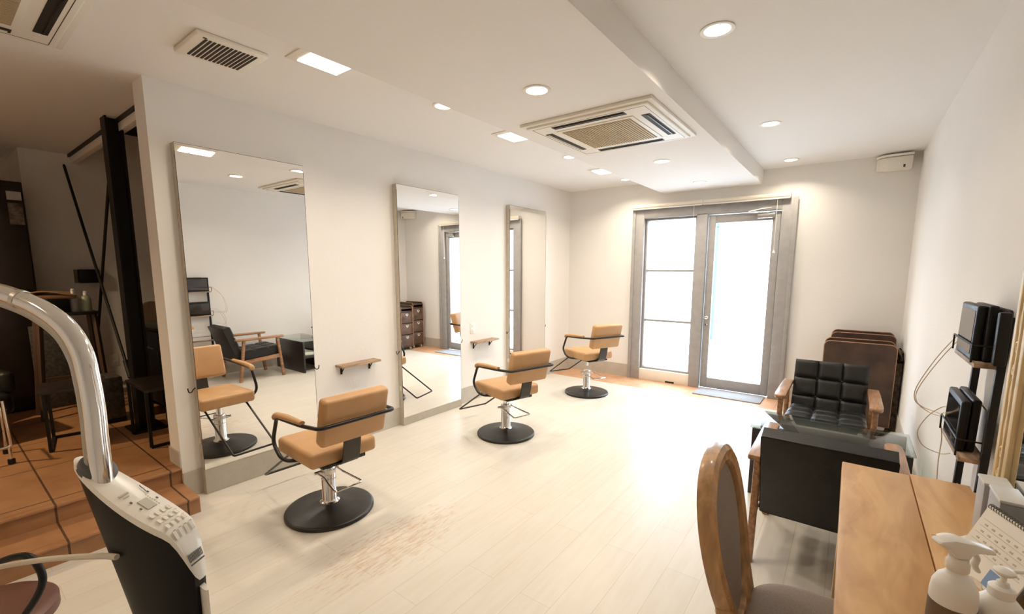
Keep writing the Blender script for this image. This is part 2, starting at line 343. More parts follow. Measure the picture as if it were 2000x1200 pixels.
# fixed three-pane window light left of the door
wd = thing('window_1', None, None, (0, 0, 0)); wd['kind'] = 'structure'
MB().box(1.09, 1.118, .02, .1, .14, 2.065, .003).box(1.70, 1.725, .02, .1, .14, 2.065, .003).box(1.118, 1.70, .02, .1, 2.04, 2.065, .003).box(1.118, 1.70, .02, .1, .14, .165, .003).build('window_frame', 'doorgrey', wd)
for z in (.782, 1.415): MB().box(1.118, 1.70, .02, .10, z-.013, z+.013, .002).build('glazing_bar', 'doorgrey', wd)
for a, b_ in ((.165, .769), (.795, 1.402), (1.428, 2.04)): MB().box(1.118, 1.70, .06, .066, a, b_).build('pane', 'glass', wd)
MB().box(1.09, 1.725, -.02, .1, 0, .14, .003).build('sill_panel', 'cream', wd)
MB().box(1.44, 1.55, -.0215, -.019, .0, .022).build('vent_slot', 'slot', wd)
# door leaf
dr = thing('door_1', None, None, (0, 0, 0)); dr['kind'] = 'structure'
MB().box(1.853, 1.93, .0, .05, .012, 2.055, .004).box(2.503, 2.578, 0, .05, .012, 2.055, .004).box(1.93, 2.503, 0, .05, 1.965, 2.055, .004).box(1.93, 2.503, 0, .05, .012, .135, .004).build('door_leaf', 'doorgrey', dr)
MB().box(1.93, 2.503, .022, .028, .135, 1.965).build('door_glass', 'glass', dr)
km = Matrix.Translation((1.886, 0, .865)) @ Matrix.Rotation(PI/2, 4, 'X')
MB().lathe([(.0001, .048), (.015, .047), (.022, .04), (.024, .03), (.018, .02), (.010, .012), (.010, .004), (.022, .002), (.022, 0)], 24, km).build('door_handle', 'chrome', dr)
km = Matrix.Translation((1.886, 0, .775)) @ Matrix.Rotation(PI/2, 4, 'X')
lk = MB().lathe([(.0001, .012), (.012, .012), (.016, .006), (.018, 0)], 20, km).build('door_lock', 'chrome', dr)
MB().box(1.884, 1.888, -.016, -.011, .767, .783).build('lock_slot', 'slot', lk)
MB().box(2.36, 2.53, -.05, 0, 1.985, 2.035, .006).build('door_closer', 'steelb', dr)
MB().tube([(2.47, -.03, 2.045), (2.30, -.10, 2.05), (2.27, -.1, 2.05)], .008, 8).tube([(2.28, -.1, 2.055), (2.40, -.035, 2.085), (2.49, -.03, 2.09)], .008, 8).build('closer_arm', 'steelb', dr)
# roller blinds
def blind(x0, x1, xc, zc, label):
    t = thing('roller_blind', label, 'blind', (x0, -.035, 2.17))
    w_ = x1-x0
    m = Matrix.Rotation(PI/2, 4, 'Y'); m = Matrix.Translation((0, -.028, .038)) @ m
    MB().lathe([(.024, 0), (.024, w_)], 20, m).box(0, w_, -.03, 0, .03, .062, .003).build('headrail', 'blind', t)
    MB().box(.005, w_-.005, -.052, -.034, .0, .014, .003).build('hem_bar', 'white', t)
    for xx in (0, w_): MB().box(xx-.004, xx+.004, -.056, 0, .01, .066, .002).build('bracket', 'offw', t)
    c = MB().tube([(xc-x0, -.05, .0), (xc-x0, -.05, zc-2.17+.03)], .0022, 6).build('pull_cord', 'white', t)
    MB().lathe([(.002, .03), (.005, .026), (.013, 0)], 16, Matrix.Translation((xc-x0, -.05, zc-2.17))).build('cord_weight', 'white', c)
    return t
blind(.955, 1.79, 1.70, 1.63, 'cream rolled up blind with pull cord above the three-pane window')
blind(1.80, 2.66, 2.545, 1.61, 'cream rolled up blind with pull cord above the glass door')
# exterior
POLEX = .90
struct(MB().box(-8, 14, .16, 14, -.16, -.06).build('ground', 'street'))
struct(MB().box(-8, 14, 3.0, 3.18, -.06, .04, .01).box(-8, 14, 5.3, 5.6, -.06, -.02).build('kerb', 'kerb'))
fc = MB().box(-10, 16, 7.5, 7.8, -.1, 6.5)
for k in range(10): fc.box(-10, 16, 7.46, 7.5, .25+k*.62, .265+k*.62)
tag(fc.build('opposite_building', 'facade'), 'pale building across the street seen through the door glass', 'building')
tag(MB().tube([(POLEX, 4.5, -.06), (POLEX, 4.5, 3.0)], .06, 12).box(POLEX-.12, POLEX+.07, 4.4, 4.52, 2.3, 2.7, .02).build('street_pole', 'pipe'), 'grey blue pole outdoors seen through the door glass', 'pole')

# ------------------------------------------------------------------ wall mirrors
HZ = .69
def wall_mirror(ya, yb, zb, label):
    t = thing('wall_mirror', label, 'mirror', (0.002, (ya+yb)/2, 0), 0, 'full-height mirrors on the left wall'); h = (yb-ya)/2; zt = 2.16; T = .055
    MB().prism([(0, 0), (T-.004, 0), (T-.004, zt-.05), (T-.008, zt), (0, zt)], -h+.001, h-.001, 'y').build('backing_box', 'mside', t)
    bv = .05; bd_ = .0045; MB().quad((T, -h+.002, zb), (T, h-.002, zb), (T, h-.002, zt-bv), (T, -h+.002, zt-bv)).build('mirror_glass', 'mirror', t, recalc=False)
    MB().quad((T, -h+.002, zt-bv), (T, h-.002, zt-bv), (T-bd_, h-.002, zt-.002), (T-bd_, -h+.002, zt-.002)).build('bevelled_edge', 'mirror', t, recalc=False)
    MB().box(T-.004, T, -h, h, 0.002, zb-.002).build('plinth', 'mplinth', t)
    e = MB(); e.box(T-.003, T+.0008, -h, -h+.002, zb, zt-.05).box(T-.003, T+.0008, h-.002, h, zb, zt-.05).box(T-.008, T-bd_+.0005, -h, h, zt-.002, zt); e.build('edge_trim', 'strap', t)
    for s in (-1, 1):
        y = s*h; MB().tube(curve([(.03, y, HZ+.008), (.03, y+s*.012, HZ-.001), (.032, y+s*.022, HZ-.014), (.036, y+s*.036, HZ-.014), (.038, y+s*.042, HZ+.004), (.038, y+s*.043, HZ+.014)], 5), .0035, 8).build('hook', 'blackm', t)
    MB().box(.018, .038, -h-.004, -h, .33, .37, .002).build('outlet_cover', 'offw', t)
    return t
wall_mirror(-4.668, -3.900, .165, 'tall frameless mirror nearest the dark tiled area, first along the left wall')
wall_mirror(-3.080, -2.313, .076, 'tall frameless mirror in the middle of the left wall, between the two small shelves')
wall_mirror(-1.472, -.712, .076, 'tall frameless mirror farthest along the left wall, nearest the door wall')
for ya, yb, z, lb in ((-3.70, -3.335, .672, 'small brown wooden wall shelf between the first and middle mirrors'), (-2.105, -1.735, .658, 'small brown wooden wall shelf between the middle and farthest mirrors')):
    t = thing('wall_shelf', lb, 'shelf', (0.001, (ya+yb)/2, z)); h = (yb-ya)/2
    MB().box(0, .105, -h, h, -.016, 0, .002).build('board', 'shelfw', t)
    for s in (-1, 1):
        y = s*(h-.05)
        MB().box(0, .005, y-.008, y+.008, -.085, -.016).box(0, .075, y-.008, y+.008, -.021, -.016).bar((.004, y, -.075), (.05, y, -.02), .006, .006).build('bracket', 'iron', t)
def outlet(loc, rz, label, cat='outlet'):
    t = thing('power_outlet', label, cat, loc, rz)
    MB().box(0, .006, -.036, .036, -.06, .06, .003).build('cover_plate', 'white', t)
    for z in (-.024, .024): MB().box(.006, .009, -.014, .014, z-.016, z+.016, .001).build('socket', 'offw', t)
    return t
outlet((0, -2.07, .80), 0, 'white wall outlet plate just above the far small shelf')

# ------------------------------------------------------------------ salon chairs (front is +Y locally)
def salon_chair():
    t = thing('salon_chair', '', 'chair')
    MB().lathe([(.0001, 0), (.246, 0), (.25, .004), (.25, .017), (.246, .022), (.236, .025), (.15, .034), (.09, .045), (.055, .058), (.0001, .06)], 56).build('base', 'basebl', t)
    c = MB().lathe([(.056, .052), (.056, .060), (.048, .066), (.040, .075), (.040, .27), (.036, .275), (.0001, .275)], 32).build('column', 'chrome', t)
    MB().lathe([(.0425, .235), (.0425, .262)], 28).lathe([(.0425, .20), (.0425, .206)], 28).build('column_collar', 'steelb', c)
    MB().cyl((0, 0), .021, .27, .40).build('piston', 'chrome', t)
    # pump stirrup behind the column
    MB().tube(fillet([(.062, .03, .245), (.058, -.06, .242), (.085, -.235, .222), (-.085, -.235, .222), (-.058, -.06, .242), (-.062, .03, .245)], .02), .0058, 8).tube([(-.075, .02, .245), (.075, .02, .245)], .009, 10).build('pump_lever', 'chrome', t)
    sy0, sy1 = -.215, .198
    MB().box(-.198, .198, sy0, sy1, .372, .462, .024, 4).build('seat', 'tan', t)
    MB().box(-.13, .13, -.2, .1, .352, .376, .004).build('seat_plate', 'blackm', t)
    # back, leaning backwards
    bm = Matrix.Translation((0, -.282, .525)) @ Matrix.Rotation(math.radians(14), 4, 'X')
    g = MB().box(-.19, .19, -.036, .036, 0, .268, .022, 4, bm); g.build('backrest', 'tan', t)
    prof = [V((0, y, z)) for y, z in ((-.300, .60), (-.296, .56), (-.285, .475), (-.272, .42), (-.262, .385), (-.225, .366), (-.05, .366))]
    prof = fillet(prof, .03, 4); sb = MB(); T_ = .004
    out = [(p_.y, p_.z) for p_ in prof]; nrm = []
    for i_ in range(len(prof)):
        d_ = (prof[min(i_+1, len(prof)-1)]-prof[max(i_-1, 0)]).normalized(); nrm.append((-d_.z, d_.y))
    for x_ in (-.05, .05):
        for k_, (p_, n_) in enumerate(zip(out, nrm)):
            for sg in (-1, 1): sb.v.append((x_, p_[0]+n_[0]*T_*sg, p_[1]+n_[1]*T_*sg))
    m_ = len(out)
    for k_ in range(m_-1):
        for (i0, i1) in ((0, 1), (1, 2*m_+1), (2*m_+1, 2*m_), (2*m_, 0)):
            sb.f.append([i0+2*k_, i1+2*k_, i1+2*k_+2, i0+2*k_+2]); sb.sm.append(False)
    sb.f.append([0, 1, 2*m_+1, 2*m_]); sb.f.append([2*m_-2, 2*m_-1, 4*m_-1, 4*m_-2]); sb.sm += [False, False]
    sb.build('back_strap', 'strap', t)
    # one bent tube: under seat, up the front, along the arm, round the back and down the other side
    pts = []
    for s in (-1,):
        pts += [(s*.09, -.04, .362), (s*.222, .02, .374), (s*.235, .07, .385), (s*.238, .152, .455), (s*.238, .075, .618), (s*.236, -.22, .636), (s*.218, -.372, .648)]
    pts = pts+[(-x, y, z) for x, y, z in pts[::-1]]
    rs = [0, .03, .03, .07, .035, .05, .035]; rs = rs+rs[::-1]
    MB().tube(fillet(pts, rs, 7), .0105, 10).build('arm_frame', 'blackm', t)
    for s in (-1, 1):
        a = MB(); path = fillet([(s*.238, .098, .605), (s*.238, .080, .632), (s*.238, -.03, .645), (s*.236, -.225, .652)], .02, 5)
        a.tube(path, [.012]+[.019]*(len(path)-2)+[.014], 14, flat=(1.15, .8)); a.build('armrest', 'tan', t)
    MB().tube(fillet([(-.15, .07, .365), (-.15, .14, .36), (-.15, .545, .105), (.15, .545, .105), (.15, .14, .36), (.15, .07, .365)], .018), .0075, 8).build('footrest', 'blackm', t)
    return t
ch = salon_chair()
def raise_chair(t, dz):
    for c in t.children:
        if c.name.split('.')[0] not in ('base', 'column', 'pump_lever'): c.location.z = dz
for i, (x, y, a, dz, lb) in enumerate(((.848, -4.29, 87, 0, 'tan leather salon chair nearest the camera, facing the first mirror'), (.922, -2.665, 74, .006, 'tan leather salon chair second from the camera, facing the middle mirror'), (.866, -1.06, 66, .058, 'tan leather salon chair farthest away, raised highest on its piston, near the door wall'))):
    o = ch if i == 0 else copy_tree(ch)
    o.location = (x, y, 0); o.rotation_euler.z = math.radians(a); raise_chair(o, dz); tag(o, lb, 'chair', 'tan salon chairs facing the mirrors')

# ------------------------------------------------------------------ ceiling fittings
def round_light(x, y, z, label, k=1):
    t = thing('recessed_downlight', label, 'ceiling light', (x, y, z), 0, 'round recessed downlights')
    MB().lathe([(.066, 0), (.072, -.001), (.073, -.004), (.066, -.006), (.056, -.004), (.054, .0)], 32).build('trim_ring', 'acw', t)
    MB().lathe([(.0001, -.003), (.055, -.003), (.055, -.001), (.0001, -.001)], 32).build('lamp_lens', 'lamp', t)
    area('downlight_lamp', (x, y, z-.008), .10, DOWN_W*k, WARM if k == 1 else WARM2, spread=math.radians(135))
for x, y, z, lb in ((.994, -3.426, H, 'round downlight above the walkway between the first and middle mirrors'), (.985, -1.746, H, 'round downlight above the stretch between the middle and farthest mirrors'), (.985, -.40, H, 'round downlight nearest the left end of the door wall'),
    (1.86, -3.61, HS, 'large round downlight on the lowered ceiling, on the near side of the air conditioner'), (1.86, -1.70, HS, 'round downlight on the lowered ceiling just beyond the air conditioner'), (1.865, -.53, HS, 'round downlight on the lowered ceiling nearest the door'),
    (2.665, -3.36, H, 'round downlight right of the lowered ceiling, nearest the camera'), (2.665, -1.72, H, 'round downlight right of the lowered ceiling, second from the door wall'), (2.665, -.35, H, 'round downlight right of the lowered ceiling, close to the door wall')):
    round_light(x, y, z, lb)
for y, lb in ((-4.235, 'bright square ceiling light closest to the ventilation grille'), (-2.60, 'bright square ceiling light beside the air conditioner'), (-.975, 'bright square ceiling light farthest away, towards the door wall')):
    t = thing('square_downlight', lb, 'ceiling light', (.955, y, H), 0, 'square ceiling lights over the mirrors')
    MB().box(-.10, .10, -.165, .115, -.006, 0, .002).build('trim_frame', 'acw', t)
    MB().box(-.076, .076, -.112, .105, -.010, -.006).build('lamp_panel', 'lamp2', t)
    area('square_lamp', (.955, y-.003, H-.014), .15, SQUARE_W, WARM, 'RECTANGLE', sy=.21, spread=math.radians(150))
round_light(-1.6, -6.3, H, 'unseen round downlight added to brighten the dark tiled area', 5.5)  # added fill lamp out of view, lifts the dark tiled area
round_light(1.9, -6.6, HS, 'unseen round downlight added on the lowered ceiling behind the camera as warm fill', .8)  # added lamp behind the camera, warm fill for floor and ceiling
round_light(.95, -6.4, H, 'unseen round downlight added over the walkway behind the camera as warm fill', .8)  # second added lamp out of view, warms the near ceiling by bounce
# ventilation grille
t = thing('ventilation_grille', 'white rectangular slatted vent cover on the ceiling left of the square light', 'vent', (.665, -4.615, H))
MB().box(-.148, .148, -.158, .158, -.022, 0, .008, 3).build('cover', 'acw', t)
for k in range(13):
    y = -.108+k*.0182
    MB().box(-.115, .115, y-.0052, y+.0052, -.0245, -.0215).build('slot', 'slot', t)
MB().box(.12, .13, -.125, -.11, -.0235, -.0215).build('label_plate', 'strap', t)
# cassette air conditioners
def cassette(cx, cy, z, s, label, rz=0):
    t = thing('ceiling_air_conditioner', label, 'air conditioner', (cx, cy, z), rz)
    MB().box(-s, s, -s, s, -.018, 0, .004).box(-s*.93, s*.93, -s*.93, s*.93, -.03, -.010, .008, 3).build('panel', 'acw', t)
    g = s*.60
    gb = MB().box(-g, g, -g, g, -.034, -.03, .001).build('grille_frame', 'acw', t)
    fl = MB().box(-g*.9, g*.9, -g*.9, g*.9, -.0355, -.034).build('grille', 'acgrille', t)
    sl = MB()
    for k in range(27):
        x = -g*.87+k*g*1.74/26; sl.box(x-.0035, x+.0035, -g*.89, g*.89, -.039, -.0355)
    sl.build('grille_slats', mats['slat'], t)
    a = s*.70; b_ = s*.82; L = s*.56
    for k in range(4):
        m = Matrix.Rotation(k*PI/2, 4, 'Z')
        o = MB().box(-L, L, a, b_, -.0315, -.0295, 0, 2, m).build('air_outlet', 'slot', t)
        MB().box(-L+.01, L-.01, (a+b_)/2+.004, (a+b_)/2+.012, -.036, -.0315, .0, 2, m).build('louvre', 'strap' if k != 1 else 'offw', o)
    ln = MB()
    for k in range(4):
        m = Matrix.Rotation(k*PI/2, 4, 'Z'); ln.box(-s*.86, s*.86, s*.86, s*.866, -.0308, -.0296, 0, 2, m)
    ln.build('seam', 'strap', t)
mats = {'slat': mat('ac_slat', (.50, .40, .26), .5)}
cassette(1.885, -2.775, HS, .43, 'square cassette air conditioner on the lowered ceiling in the middle of the room')
cassette(.49, -5.50, H, .40, 'square cassette air conditioner at the top left corner, cut off by the picture edge')
# fluted wall unit in the back right corner
t = thing('wall_speaker', 'small off-white rounded box high in the corner above the dark cabinets', 'wall unit', (3.47, 0, 2.41))
pl = [(-.13, 0), (-.135, -.06), (-.11, -.11), (-.05, -.14), (.03, -.145), (.12, -.145), (.125, 0)]
MB().prism(pl, -.065, .045, 'z', bev=.01).build('housing', 'offw', t)
MB().prism([(x*1.03, y*1.03) for x, y in pl], .05, .07, 'z', bev=.004).build('top_plate', 'acw', t)
MB().box(.055, .07, -.152, -.145, -.055, -.03, .002).build('knob', 'strap', t)

# ------------------------------------------------------------------ door mat
t = MB().box(1.86, 2.56, -.345, -.005, 0, .012, .004).build('doormat', 'mat'); tag(t, 'grey rectangular doormat on the floor in front of the glass door', 'doormat')

# ------------------------------------------------------------------ armchairs (front is +Y locally)
def pad(m, w_, h, d, cols, rows, puff=.022, gap=.16, body=.07):
    # tufted cushion: lies in local XZ, front face -Y... built as height field toward +Y
    b_ = MB()
    def fn(u, v):
        cu = (u*cols) % 1 if u < 1 else 1; cv = (v*rows) % 1 if v < 1 else 1
        e = 1-max(abs(cu*2-1), 0)**6; f = 1-max(abs(cv*2-1), 0)**6
        return m @ V(((u-.5)*w_, d*.5+puff*(e*f)**.5 if e*f > 0 else d*.5, v*h))
    nu, nv = cols*10, rows*10
    b_.grid(fn, nu, nv)
    b_.grid(lambda u, v: m @ V(((u-.5)*w_, -d*.5, v*h)), 1, 1, False)
    for (p0, p1) in (((0, 0), (1, 0)), ((1, 0), (1, 1)), ((1, 1), (0, 1)), ((0, 1), (0, 0))):
        n = nu if p0[1] == p1[1] else nv
        b_.grid(lambda u, v, p0=p0, p1=p1: m @ V(((p0[0]+(p1[0]-p0[0])*u-.5)*w_, d*(v-.5), (p0[1]+(p1[1]-p0[1])*u)*h)), n, 1, False)
    return b_
def armchair():
    t = thing('armchair', '', 'armchair')
    # seat cushion: grid facing up. rotate pad so that +Y -> +Z
    ms = Matrix.Translation((0, -.245, .318)) @ Matrix.Rotation(math.radians(4), 4, 'X') @ Matrix(((1, 0, 0, 0), (0, 0, 1, 0), (0, 1, 0, 0), (0, 0, 0, 1)))
    s_ = pad(ms, .47, .50, .10, 3, 3, .020); s_.build('seat_cushion', 'blk', t)
    mb = Matrix.Translation((0, -.275, .30)) @ Matrix.Rotation(math.radians(19), 4, 'X')
    b_ = pad(mb, .47, .43, .07, 3, 3, .020); b_.box(-.237, .237, -.042, -.03, -.015, .435, .01, 2, mb); b_.build('back_cushion', 'blk', t)
    for i in (1, 2):
        for j in (1, 2):
            MB().lathe([(.0001, .006), (.006, .005), (.009, 0)], 10, mb @ Matrix.Translation(((i/3-.5)*.47, .036, j/3*.43)) @ Matrix.Rotation(-PI/2, 4, 'X')).build('back_button', 'blk', t)
            MB().lathe([(.0001, .006), (.006, .005), (.009, 0)], 10, ms @ Matrix.Translation(((i/3-.5)*.47, .051, j/3*.5)) @ Matrix.Rotation(-PI/2, 4, 'X')).build('seat_button', 'blk', t)
    for s in (-1, 1):
        x = s*.266
        MB().prism([(x-.034, -.335), (x+.034, -.335), (x+.038, -.20), (x+.040, .16), (x+.036, .235), (x+.022, .262), (x-.022, .262), (x-.036, .235), (x-.034, .1)] if s > 0 else [(x-.034, -.335), (x+.034, -.335), (x+.034, .1), (x+.036, .235), (x+.022, .262), (x-.022, .262), (x-.036, .235), (x-.040, .16), (x-.038, -.20)], .528, .556, 'z', Matrix.Translation((0, 0, 0)), .009).build('armrest', 'walnut', t)
        MB().bar((x, .235, 0), (x, .18, .532), .032, .034, .006).build('leg', 'walnut', t)
        MB().bar((x, -.305, 0), (x, -.235, .532), .032, .036, .006).build('leg', 'walnut', t)
        MB().bar((x, -.27, .245), (x, .20, .285), .024, .05, .005).build('side_rail', 'walnut', t)
    MB().bar((-.266, .195, .283), (.266, .195, .283), .045, .022, .004).build('cross_rail', 'walnut', t)
    MB().bar((-.266, -.215, .262), (.266, -.215, .262), .03, .022, .004).build('cross_rail', 'walnut', t)
    return t
a1 = armchair(); a2 = copy_tree(a1)
a1.location = (3.208, -2.995, 0); tag(a1, 'black armchair seen from behind, between the dining chair and the glass table', 'armchair', 'black tufted armchairs')
a2.location = (3.165, -1.80, 0); a2.rotation_euler.z = PI; tag(a2, 'black armchair facing the camera with tufted back, in front of the dark cabinets', 'armchair', 'black tufted armchairs')

# ------------------------------------------------------------------ coffee table with glass top
t = thing('coffee_table', 'low dark wooden coffee table with a clear glass top between the two armchairs', 'table', (3.195, -2.345, 0), 0)
MB().box(-.395, .395, -.205, .205, .438, .448, .002).build('glass_top', 'tglass', t)
for s in (-1, 1): MB().box(-.385, .385, s*.185-.013, s*.185+.013, 0, .436, .002).build('side_panel', 'espresso', t)
MB().box(-.38, .38, -.172, .172, .20, .222, .002).build('lower_shelf', 'espresso', t)
for (x, y, a, z, sx, sy, m_, lb) in ((-.2, .03, 20, .222, .1, .14, 'paper', 'open pale magazine on the near end of the coffee table shelf'), (.05, -.02, -12, .222, .105, .14, 'mag', 'patterned magazine in the middle of the coffee table shelf'), (.27, .02, 8, .222, .085, .12, 'paper', 'white magazine on the coffee table shelf end by the right wall')):
    o = thing('magazine', lb, 'magazine', (3.195+x, -2.345+y, z+.0005), math.radians(a), 'magazines on the coffee table shelf')
    MB().box(-sx, sx, -sy, sy, 0, .010, .001).build('pages', 'paper', o)
    MB().box(-sx-.002, sx+.002, -sy-.002, sy+.002, .010, .0112).build('cover', m_, o)

# ------------------------------------------------------------------ drawer cabinets in the corner (drawers face the mirrors)
def rounded_top(y0_, y1_, z1_, r, z0_=.05):
    p_ = [(y0_, z0_), (y1_, z0_)]
    for k in range(7): a = k/6*PI/2; p_.append((y1_-r+r*math.cos(a), z1_-r+r*math.sin(a)))
    for k in range(7): a = PI/2+k/6*PI/2; p_.append((y0_+r+r*math.cos(a), z1_-r+r*math.sin(a)))
    return p_
def cabinet(x0, y0_, dx, dy, h, label):
    t = thing('drawer_cabinet', label, 'cabinet', (x0, y0_, 0), 0, 'weathered cabinets in the back right corner')
    for k, yy in enumerate((0, dy-.012)):
        MB().prism(rounded_top(0, dx, h, .045), yy, yy+.012, 'y').build('side_panel', 'rust', t)
        e = [(V((p_[0], yy+.006, p_[1]))) for p_ in rounded_top(0, dx, h, .045)]
        MB().tube(e+[e[0]], .0065, 6).build('edge_band', 'rustedge', t)
    MB().box(.0, dx, .012, dy-.012, .06, .08).box(dx-.012, dx, .012, dy-.012, .08, h-.03).box(.01, dx, .012, dy-.012, h-.10, h-.085).box(.01, dx, .012, dy-.012, h-.045, h-.03).build('carcass', 'rust', t)
    dh = (h-.18)/3
    for k in range(3):
        z = .085+k*dh
        d = MB().box(-.004, .02, .016, dy-.016, z, z+dh-.012, .003).box(.02, dx-.03, .02, dy-.02, z+.004, z+.012).build('drawer', 'drawer', t)
        cy = dy/2; zz = z+dh*.72
        hp = []
        for q in range(24):
            a = 2*PI*q/24; hp.append((cy+.0021*16*math.sin(a)**3*.9, zz+.0019*(13*math.cos(a)-5*math.cos(2*a)-2*math.cos(3*a)-math.cos(4*a))))
        b_ = MB().prism(hp, -.0075, -.004, 'x').build('heart_plate', 'cut', d)
        MB().box(-.0085, -.0074, cy-.014, cy+.014, zz, zz+.012, 0).build('finger_slot', 'slot', b_)
    for xx in (.05, dx-.05):
        for yy in (.04, dy-.04):
            m = Matrix.Translation((xx, yy, .03)) @ Matrix.Rotation(PI/2, 4, 'X')
            c = MB().lathe([(.0001, -.01), (.026, -.01), (.029, -.006), (.029, .006), (.026, .01), (.0001, .01)], 20, m).build('castor', 'boxtop', t)
            MB().box(xx-.014, xx+.014, yy-.014, yy+.014, .05, .062).build('castor_bracket', 'steelb', c)
    return t
cabinet(3.085, -.63, .515, .27, .782, 'weathered brown drawer cabinet with rounded side panel directly behind the armchair')
cabinet(3.125, -.325, .48, .25, .832, 'slightly taller weathered brown drawer cabinet standing against the door wall')
# bits behind the cabinets
t = thing('folded_blanket', 'crumpled grey brown cloth stuffed between the cabinet and the right wall', 'cloth', (3.632, -.42, 0))
def clothfn(u, v):
    a = u*2*PI; r_ = (.026+.006*math.sin(3*a+v*9))*(math.sin(PI*min(max(v, .02), .98))**.4)
    return V((min(r_*math.cos(a), .028), r_*math.sin(a)*5.2, .60+v*.13+.008*math.sin(2*a)))
MB().grid(clothfn, 26, 12).box(-.024, .022, -.13, .13, 0, .62, .008).build('cloth', mat('dusty_cloth', (.12, .085, .06), .95, nscale=30, namt=.3), t)

# ------------------------------------------------------------------ ladder shelf on the right wall
t = thing('ladder_shelf', 'black steel ladder shelf with brown boards leaning on the right wall beyond the desk', 'shelf', (0, 0, 0))
def lx(z): return 3.632-(1.36-z)*.018
YN, YF = -3.655, -3.345
r_ = MB()
for y in (YN, YF): r_.bar((lx(0), y, 0), (lx(1.29), y, 1.29), .022, .02, .002)
r_.build('frame', 'iron', t)
MB().tube(fillet([(lx(1.28), YF, 1.28), (lx(1.305), YF, 1.305), (lx(1.305), YN, 1.305), (lx(1.28), YN, 1.28)], .02), .008, 8).build('top_bar', 'iron', t)
for z in (1.140, .828, .50, .22):
    x = lx(z)
    bd = MB().box(x-.060, x+.006, YN-.005, YF+.02, z-.014, z, .001).build('board', 'shelfw', t)
    MB().tube([(x-.066, YN+.01, z+.055), (x-.066, YF+.02, z+.055)], .003, 6).tube([(x-.066, YN+.01, z+.055), (x-.008, YN+.005, z+.055)], .003, 6).tube([(x-.066, YF+.02, z+.055), (x-.066, YF+.02, z)], .003, 6).tube([(x-.066, YN+.01, z+.055), (x-.066, YN+.01, z)], .003, 6).build('guard_rail', 'iron', bd)
for z in (.98, .63, .36, .12): MB().tube([(lx(z), YN, z), (lx(z), YF, z)], .004, 8).build('rung', 'steelb', t)
# framed tablets standing on the boards
def tablet(x, y, z, w_, h, tilt, rz, label, th=.024):
    t = thing('tablet', label, 'tablet', (x, y, z), rz, 'black framed tablets on the ladder shelf')
    m = Matrix.Rotation(math.radians(tilt), 4, 'Y')
    b_ = MB().box(0, th, -w_/2, w_/2, 0, h, .007, 3, m).build('case', 'dark', t)
    MB().box(-.0012, .0005, -w_/2+.018, w_/2-.018, .018, h-.018, 0, 2, m).build('screen', 'screen', t)
    return t
zt_ = 1.141
tablet(lx(zt_)-.062, -3.475, zt_, .255, .178, 1, 0, 'black framed tablet at the front of the upper ladder board')
tablet(lx(zt_)-.036, -3.515, zt_, .21, .18, 0, 0, 'black framed tablet standing behind the front one on the upper ladder board')
zt_ = .829
tablet(lx(zt_)-.062, -3.475, zt_, .25, .172, 1, 0, 'black framed tablet at the front of the lower ladder board')
tablet(lx(zt_)-.036, -3.47, zt_, .235, .178, 1, 0, 'black framed tablet right behind another on the lower ladder board')
t = thing('charger_box', 'small black box leaning behind the tablets at the top of the ladder shelf', 'box', (lx(1.141)-.012, -3.682, 1.141)); MB().box(-.014, .014, -.014, .014, .0, .165, .005).build('case', 'dark', t)
# beige charging wires along the wall
for i, (pts, lb) in enumerate((([(3.580, -3.36, 1.215), (3.575, -3.30, 1.19), (3.535, -3.22, 1.085), (3.49, -3.2, .96), (3.487, -3.2, .90), (3.515, -3.2, .872), (3.555, -3.25, .868), (3.573, -3.34, .872)], 'long pale wire looping from the upper tablets down to the lower ones'),
    ([(3.582, -3.365, 1.20), (3.580, -3.29, 1.17), (3.545, -3.21, 1.075), (3.498, -3.18, .95), (3.495, -3.18, .89), (3.535, -3.19, .852), (3.57, -3.27, .858), (3.571, -3.35, .86)], 'second pale wire running alongside the long one from the upper tablets'),
    ([(3.575, -3.35, .92), (3.56, -3.28, .90), (3.53, -3.22, .84), (3.508, -3.2, .765), (3.53, -3.2, .71), (3.58, -3.22, .695), (3.60, -3.28, .72)], 'pale wire in a lower loop beside the lower tablets'),
    ([(3.572, -3.36, .90), (3.565, -3.25, .86), (3.584, -3.19, .75), (3.586, -3.17, .64), (3.592, -3.17, .5), (3.60, -3.16, .2), (3.61, -3.15, .004)], 'pale wire hanging straight down to the floor by the ladder shelf'))):
    tag(MB().tube(curve(pts, 8), .0019, 6).build('charging_wire', 'cable'), lb, 'wire', 'pale wires by the ladder shelf')
outlet((W, -2.96, .3), PI, 'white wall outlet low on the right wall near the ladder shelf')

# ------------------------------------------------------------------ desk
DZ = .73
t = thing('wooden_desk', 'honey coloured plank desk running along the right wall in the foreground', 'desk', (3.265, -4.45, 0))
MB().box(0, .187, -.93, .80, DZ-.035, DZ, .004).build('plank', 'desk', t)
MB().prism([(.189, -.93), (.388, -.93), (.388, .765), (.338, .765), (.338, .815), (.189, .815)], DZ-.035, DZ, 'z', bev=.003).build('plank', 'desk', t)
for x in (.03, .30):
    for y in (-.88, .74): MB().box(x-.022, x+.022, y-.022, y+.022, 0, DZ-.035, .004).build('leg', 'oak', t)
MB().box(.03, .36, .75, .77, DZ-.12, DZ-.036).box(.03, .36, -.89, -.87, DZ-.12, DZ-.036).box(.35, .37, -.88, .76, DZ-.12, DZ-.036).build('apron', 'oak', t)

